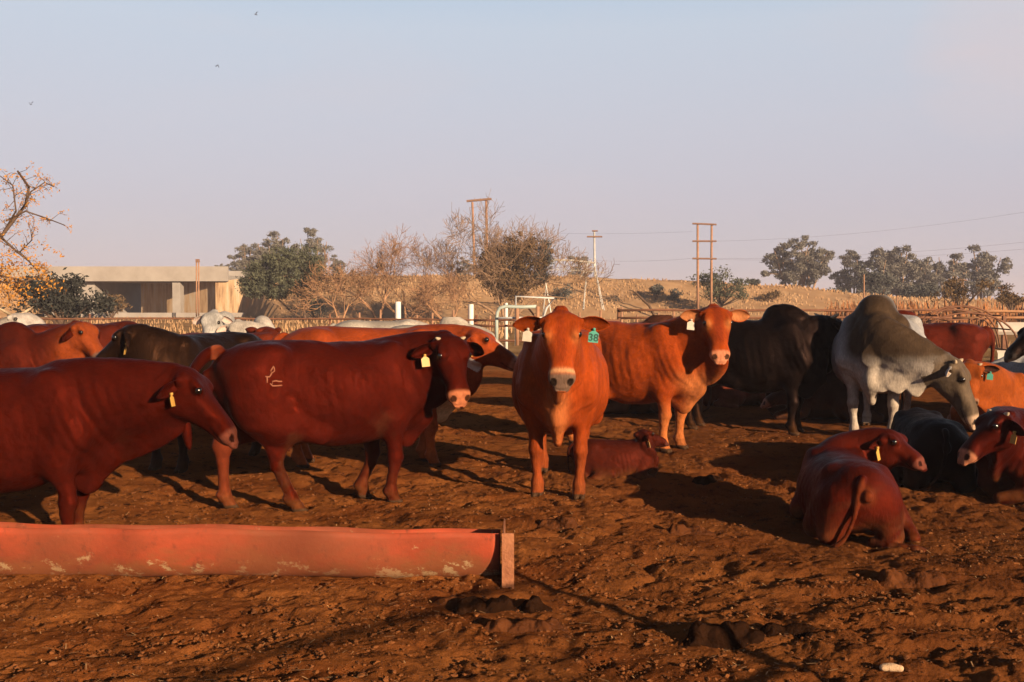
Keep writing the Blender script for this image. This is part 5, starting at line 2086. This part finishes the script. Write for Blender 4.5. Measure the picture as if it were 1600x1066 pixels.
# I: orange cow behind B
def colI(V, C, hd):
    w = (sstep(.78, .60, V[:, 2]) * sstep(.50, .62, V[:, 0]) * (np.abs(V[:, 1]) < .12) * 1.0)[:, None]
    C = C * (1 - w) + np.array((.55, .40, .22)) * w
    w = (hd['on'] * (hd['z'] < -.17) * (hd['t'] > .1) * (hd['t'] < .25))[:, None]
    return C * (1 - w) + np.array((.45, .40, .36)) * w


cow('cow', 'long orange cow standing behind the branded dark red cow', 'cow', W(-1.38, 9.95), 3, 1.05, (.17, .030, .008), at(742, 523, 9.75), -12, -30, tags=((-1, M_TAG_Y, None, None, 1.3),), colfn=colI, droop=.35, dew=1.5, muzzle=(.3, .12, .07), vox=.012, belly=.03, steps=(-.04, .06, 0, 0), legc=(.26, .06, .015))
# J: red humped cow at the left behind A
cow('cow', 'dark red humped cow with a lighter orange head behind the leftmost cow', 'cow', W(-5.85, 11.0), 2, .92, (.036, .0052, .0026), at(128, 508, 11.0), -24, -48, hump=.42, dew=1.3, droop=1.0, muzzle=(.07, .04, .03), vox=.014, colfn=lambda V, C, hd: C + (np.array((.15, .030, .008)) - C) * np.exp(-np.maximum(np.sqrt((hd['t'] - .3) ** 2 + hd['y'] ** 2 + (hd['z'] + .07) ** 2) - .30, 0) / .07)[:, None])
# K: black cow facing left
cow('cow', 'black cow looking left behind the leftmost red cow', 'cow', W(-3.10, 9.9), 250, .99, (.0065, .0030, .0018), at(206, 515, 9.3), 190, -42, tags=((1, M_TAG_Y, None, None, 1.2),), hump=.0, droop=.85, muzzle=(.015, .012, .012), vox=.012, legc=(.02, .011, .008), dew=1.2)
# L: dark red lying at the right edge
cow('cow', 'dark red cow lying at the right edge with a pale nose', 'cow', W(4.72, 8.25), 168, .92, RED, at(1562, 650, 7.75), 190, -42, lying=True, tags=((1, M_TAG_Y, None, None, 1.1),), droop=.55, dew=1.2, muzzle=(.28, .11, .06), horns=.05, vox=.0105, headL=.98, sink=.04)
# M: orange at far right
cow('cow', 'orange cow lying behind the bull with only head and shoulder in view', 'cow', W(6.15, 12.6), -108, .95, (.20, .045, .009), at(1515, 572, 11.6), -110, -62, lying=True, tags=((1, M_TAG_G, None, None, 1.1),), droop=.12, dew=1.2, horns=.05, muzzle=(.2, .1, .06), vox=.013, earin=(.03, .012, .008))
# N: red cow back right
cow('cow', 'dark red cow at the back right before the hoop feeder', 'cow', W(6.5, 15.6), 158, .98, (.052, .0075, .0035), at(1400, 505, 16.0), 170, -60, vox=.018, hump=.2, udder=0, dew=.8)
# O: black cow just entering right edge
cow('cow', 'black cow of which only the muzzle shows at the right edge', 'cow', W(7.35, 12.0), 178, 1.0, BLK, at(1618, 512, 12.0), 184, -42, vox=.014, dew=1.0, muzzle=(.02, .016, .015))
# P, Q: lying dark animals
cow('cow', 'dark brown cow lying between the black cow and the bull', 'cow', W(4.35, 13.6), 170, .98, (.035, .015, .010), at(1240, 600, 13.4), 178, -30, lying=True, vox=.016, dew=1.0)
cow('calf', 'black calf lying in the shade behind the calf with the yellow tag', 'calf', W(3.85, 9.2), 80, .78, BLK, at(1460, 665, 9.9), 30, -30, lying=True, vox=.013, dew=.8, sink=.05, muzzle=(.03, .02, .018))
cow('calf', 'red calf lying on the soil under the belly of the black cow', 'calf', W(3.55, 15.6), 6, .80, (.10, .022, .012), at(1195, 618, 15.4), 30, -25, lying=True, vox=.02, dew=.5)
cow('cow', 'brown cow lying in the shade behind the pink nosed orange cow', 'cow', W(2.0, 14.6), 178, .95, (.06, .024, .014), at(930, 600, 14.4), 190, -30, lying=True, vox=.018, dew=.8)
# R..: animals at the back
cow('cow', 'white cow facing the viewer behind the black cow at the left', 'cow', W(-4.15, 14.9), -100, .96, WHT, at(332, 492, 13.9), -95, -62, vox=.017, droop=.6, dew=1.2, muzzle=(.25, .2, .18), earin=(.4, .3, .26), hump=.3)
cow('cow', 'white humped cow half hidden behind the rump of the black cow', 'cow', W(-3.75, 14.6), -60, .92, (.32, .29, .26), at(372, 507, 13.8), -75, -62, vox=.017, droop=.5, dew=1.2, muzzle=(.3, .24, .2), hump=.3, earin=(.4, .3, .26))
cow('cow', 'red cow turned away with ears raised between white and orange cattle', 'cow', W(-3.55, 12.6), 20, .94, (.07, .012, .005), at(412, 516, 12.9), 60, -30, vox=.017, droop=-.1, tags=((-1, M_TAG_W, None, None, 1.4),), dew=.6)
cow('cow', 'white horned cow at the far left edge behind the red humped cow', 'cow', W(-7.75, 15.2), -8, .98, (.32, .29, .27), at(24, 494, 15.0), -20, -30, vox=.017, horns=.28, dew=1.4, muzzle=(.3, .24, .2), hump=.1)
cow('cow', 'red cow standing behind the red humped cow near the dark bush', 'cow', W(-6.3, 14.5), 15, 1.0, (.05, .008, .004), at(205, 508, 14.6), 10, -40, vox=.018, dew=.8)
cow('cow', 'white backed cow behind the long orange cow by the first white post', 'cow', W(-2.3, 17.5), 4, .965, (.26, .235, .21), at(690, 525, 17.5), 0, -40, vox=.018, hump=.0, dew=1.0)
cow('cow', 'pale grey humped cow behind the long orange cow by the gate', 'cow', W(-1.35, 17.0), 5, .92, (.28, .25, .22), at(758, 519, 17.0), -10, -40, vox=.017, hump=.12, dew=1.2, earin=(.4, .3, .25))
cow('cow', 'dark brown cow in the back row before the tan rail fence', 'cow', W(2.9, 17.0), 176, .97, BRN, at(950, 515, 16.9), 190, -30, vox=.018, dew=.8, hump=.05)
cow('cow', 'white cow lying behind the orange cow at the right edge', 'cow', W(7.5, 13.9), 195, 1.05, (.30, .30, .31), at(1530, 590, 13.5), 200, -40, lying=True, vox=.016, hump=.3, dew=1.0)
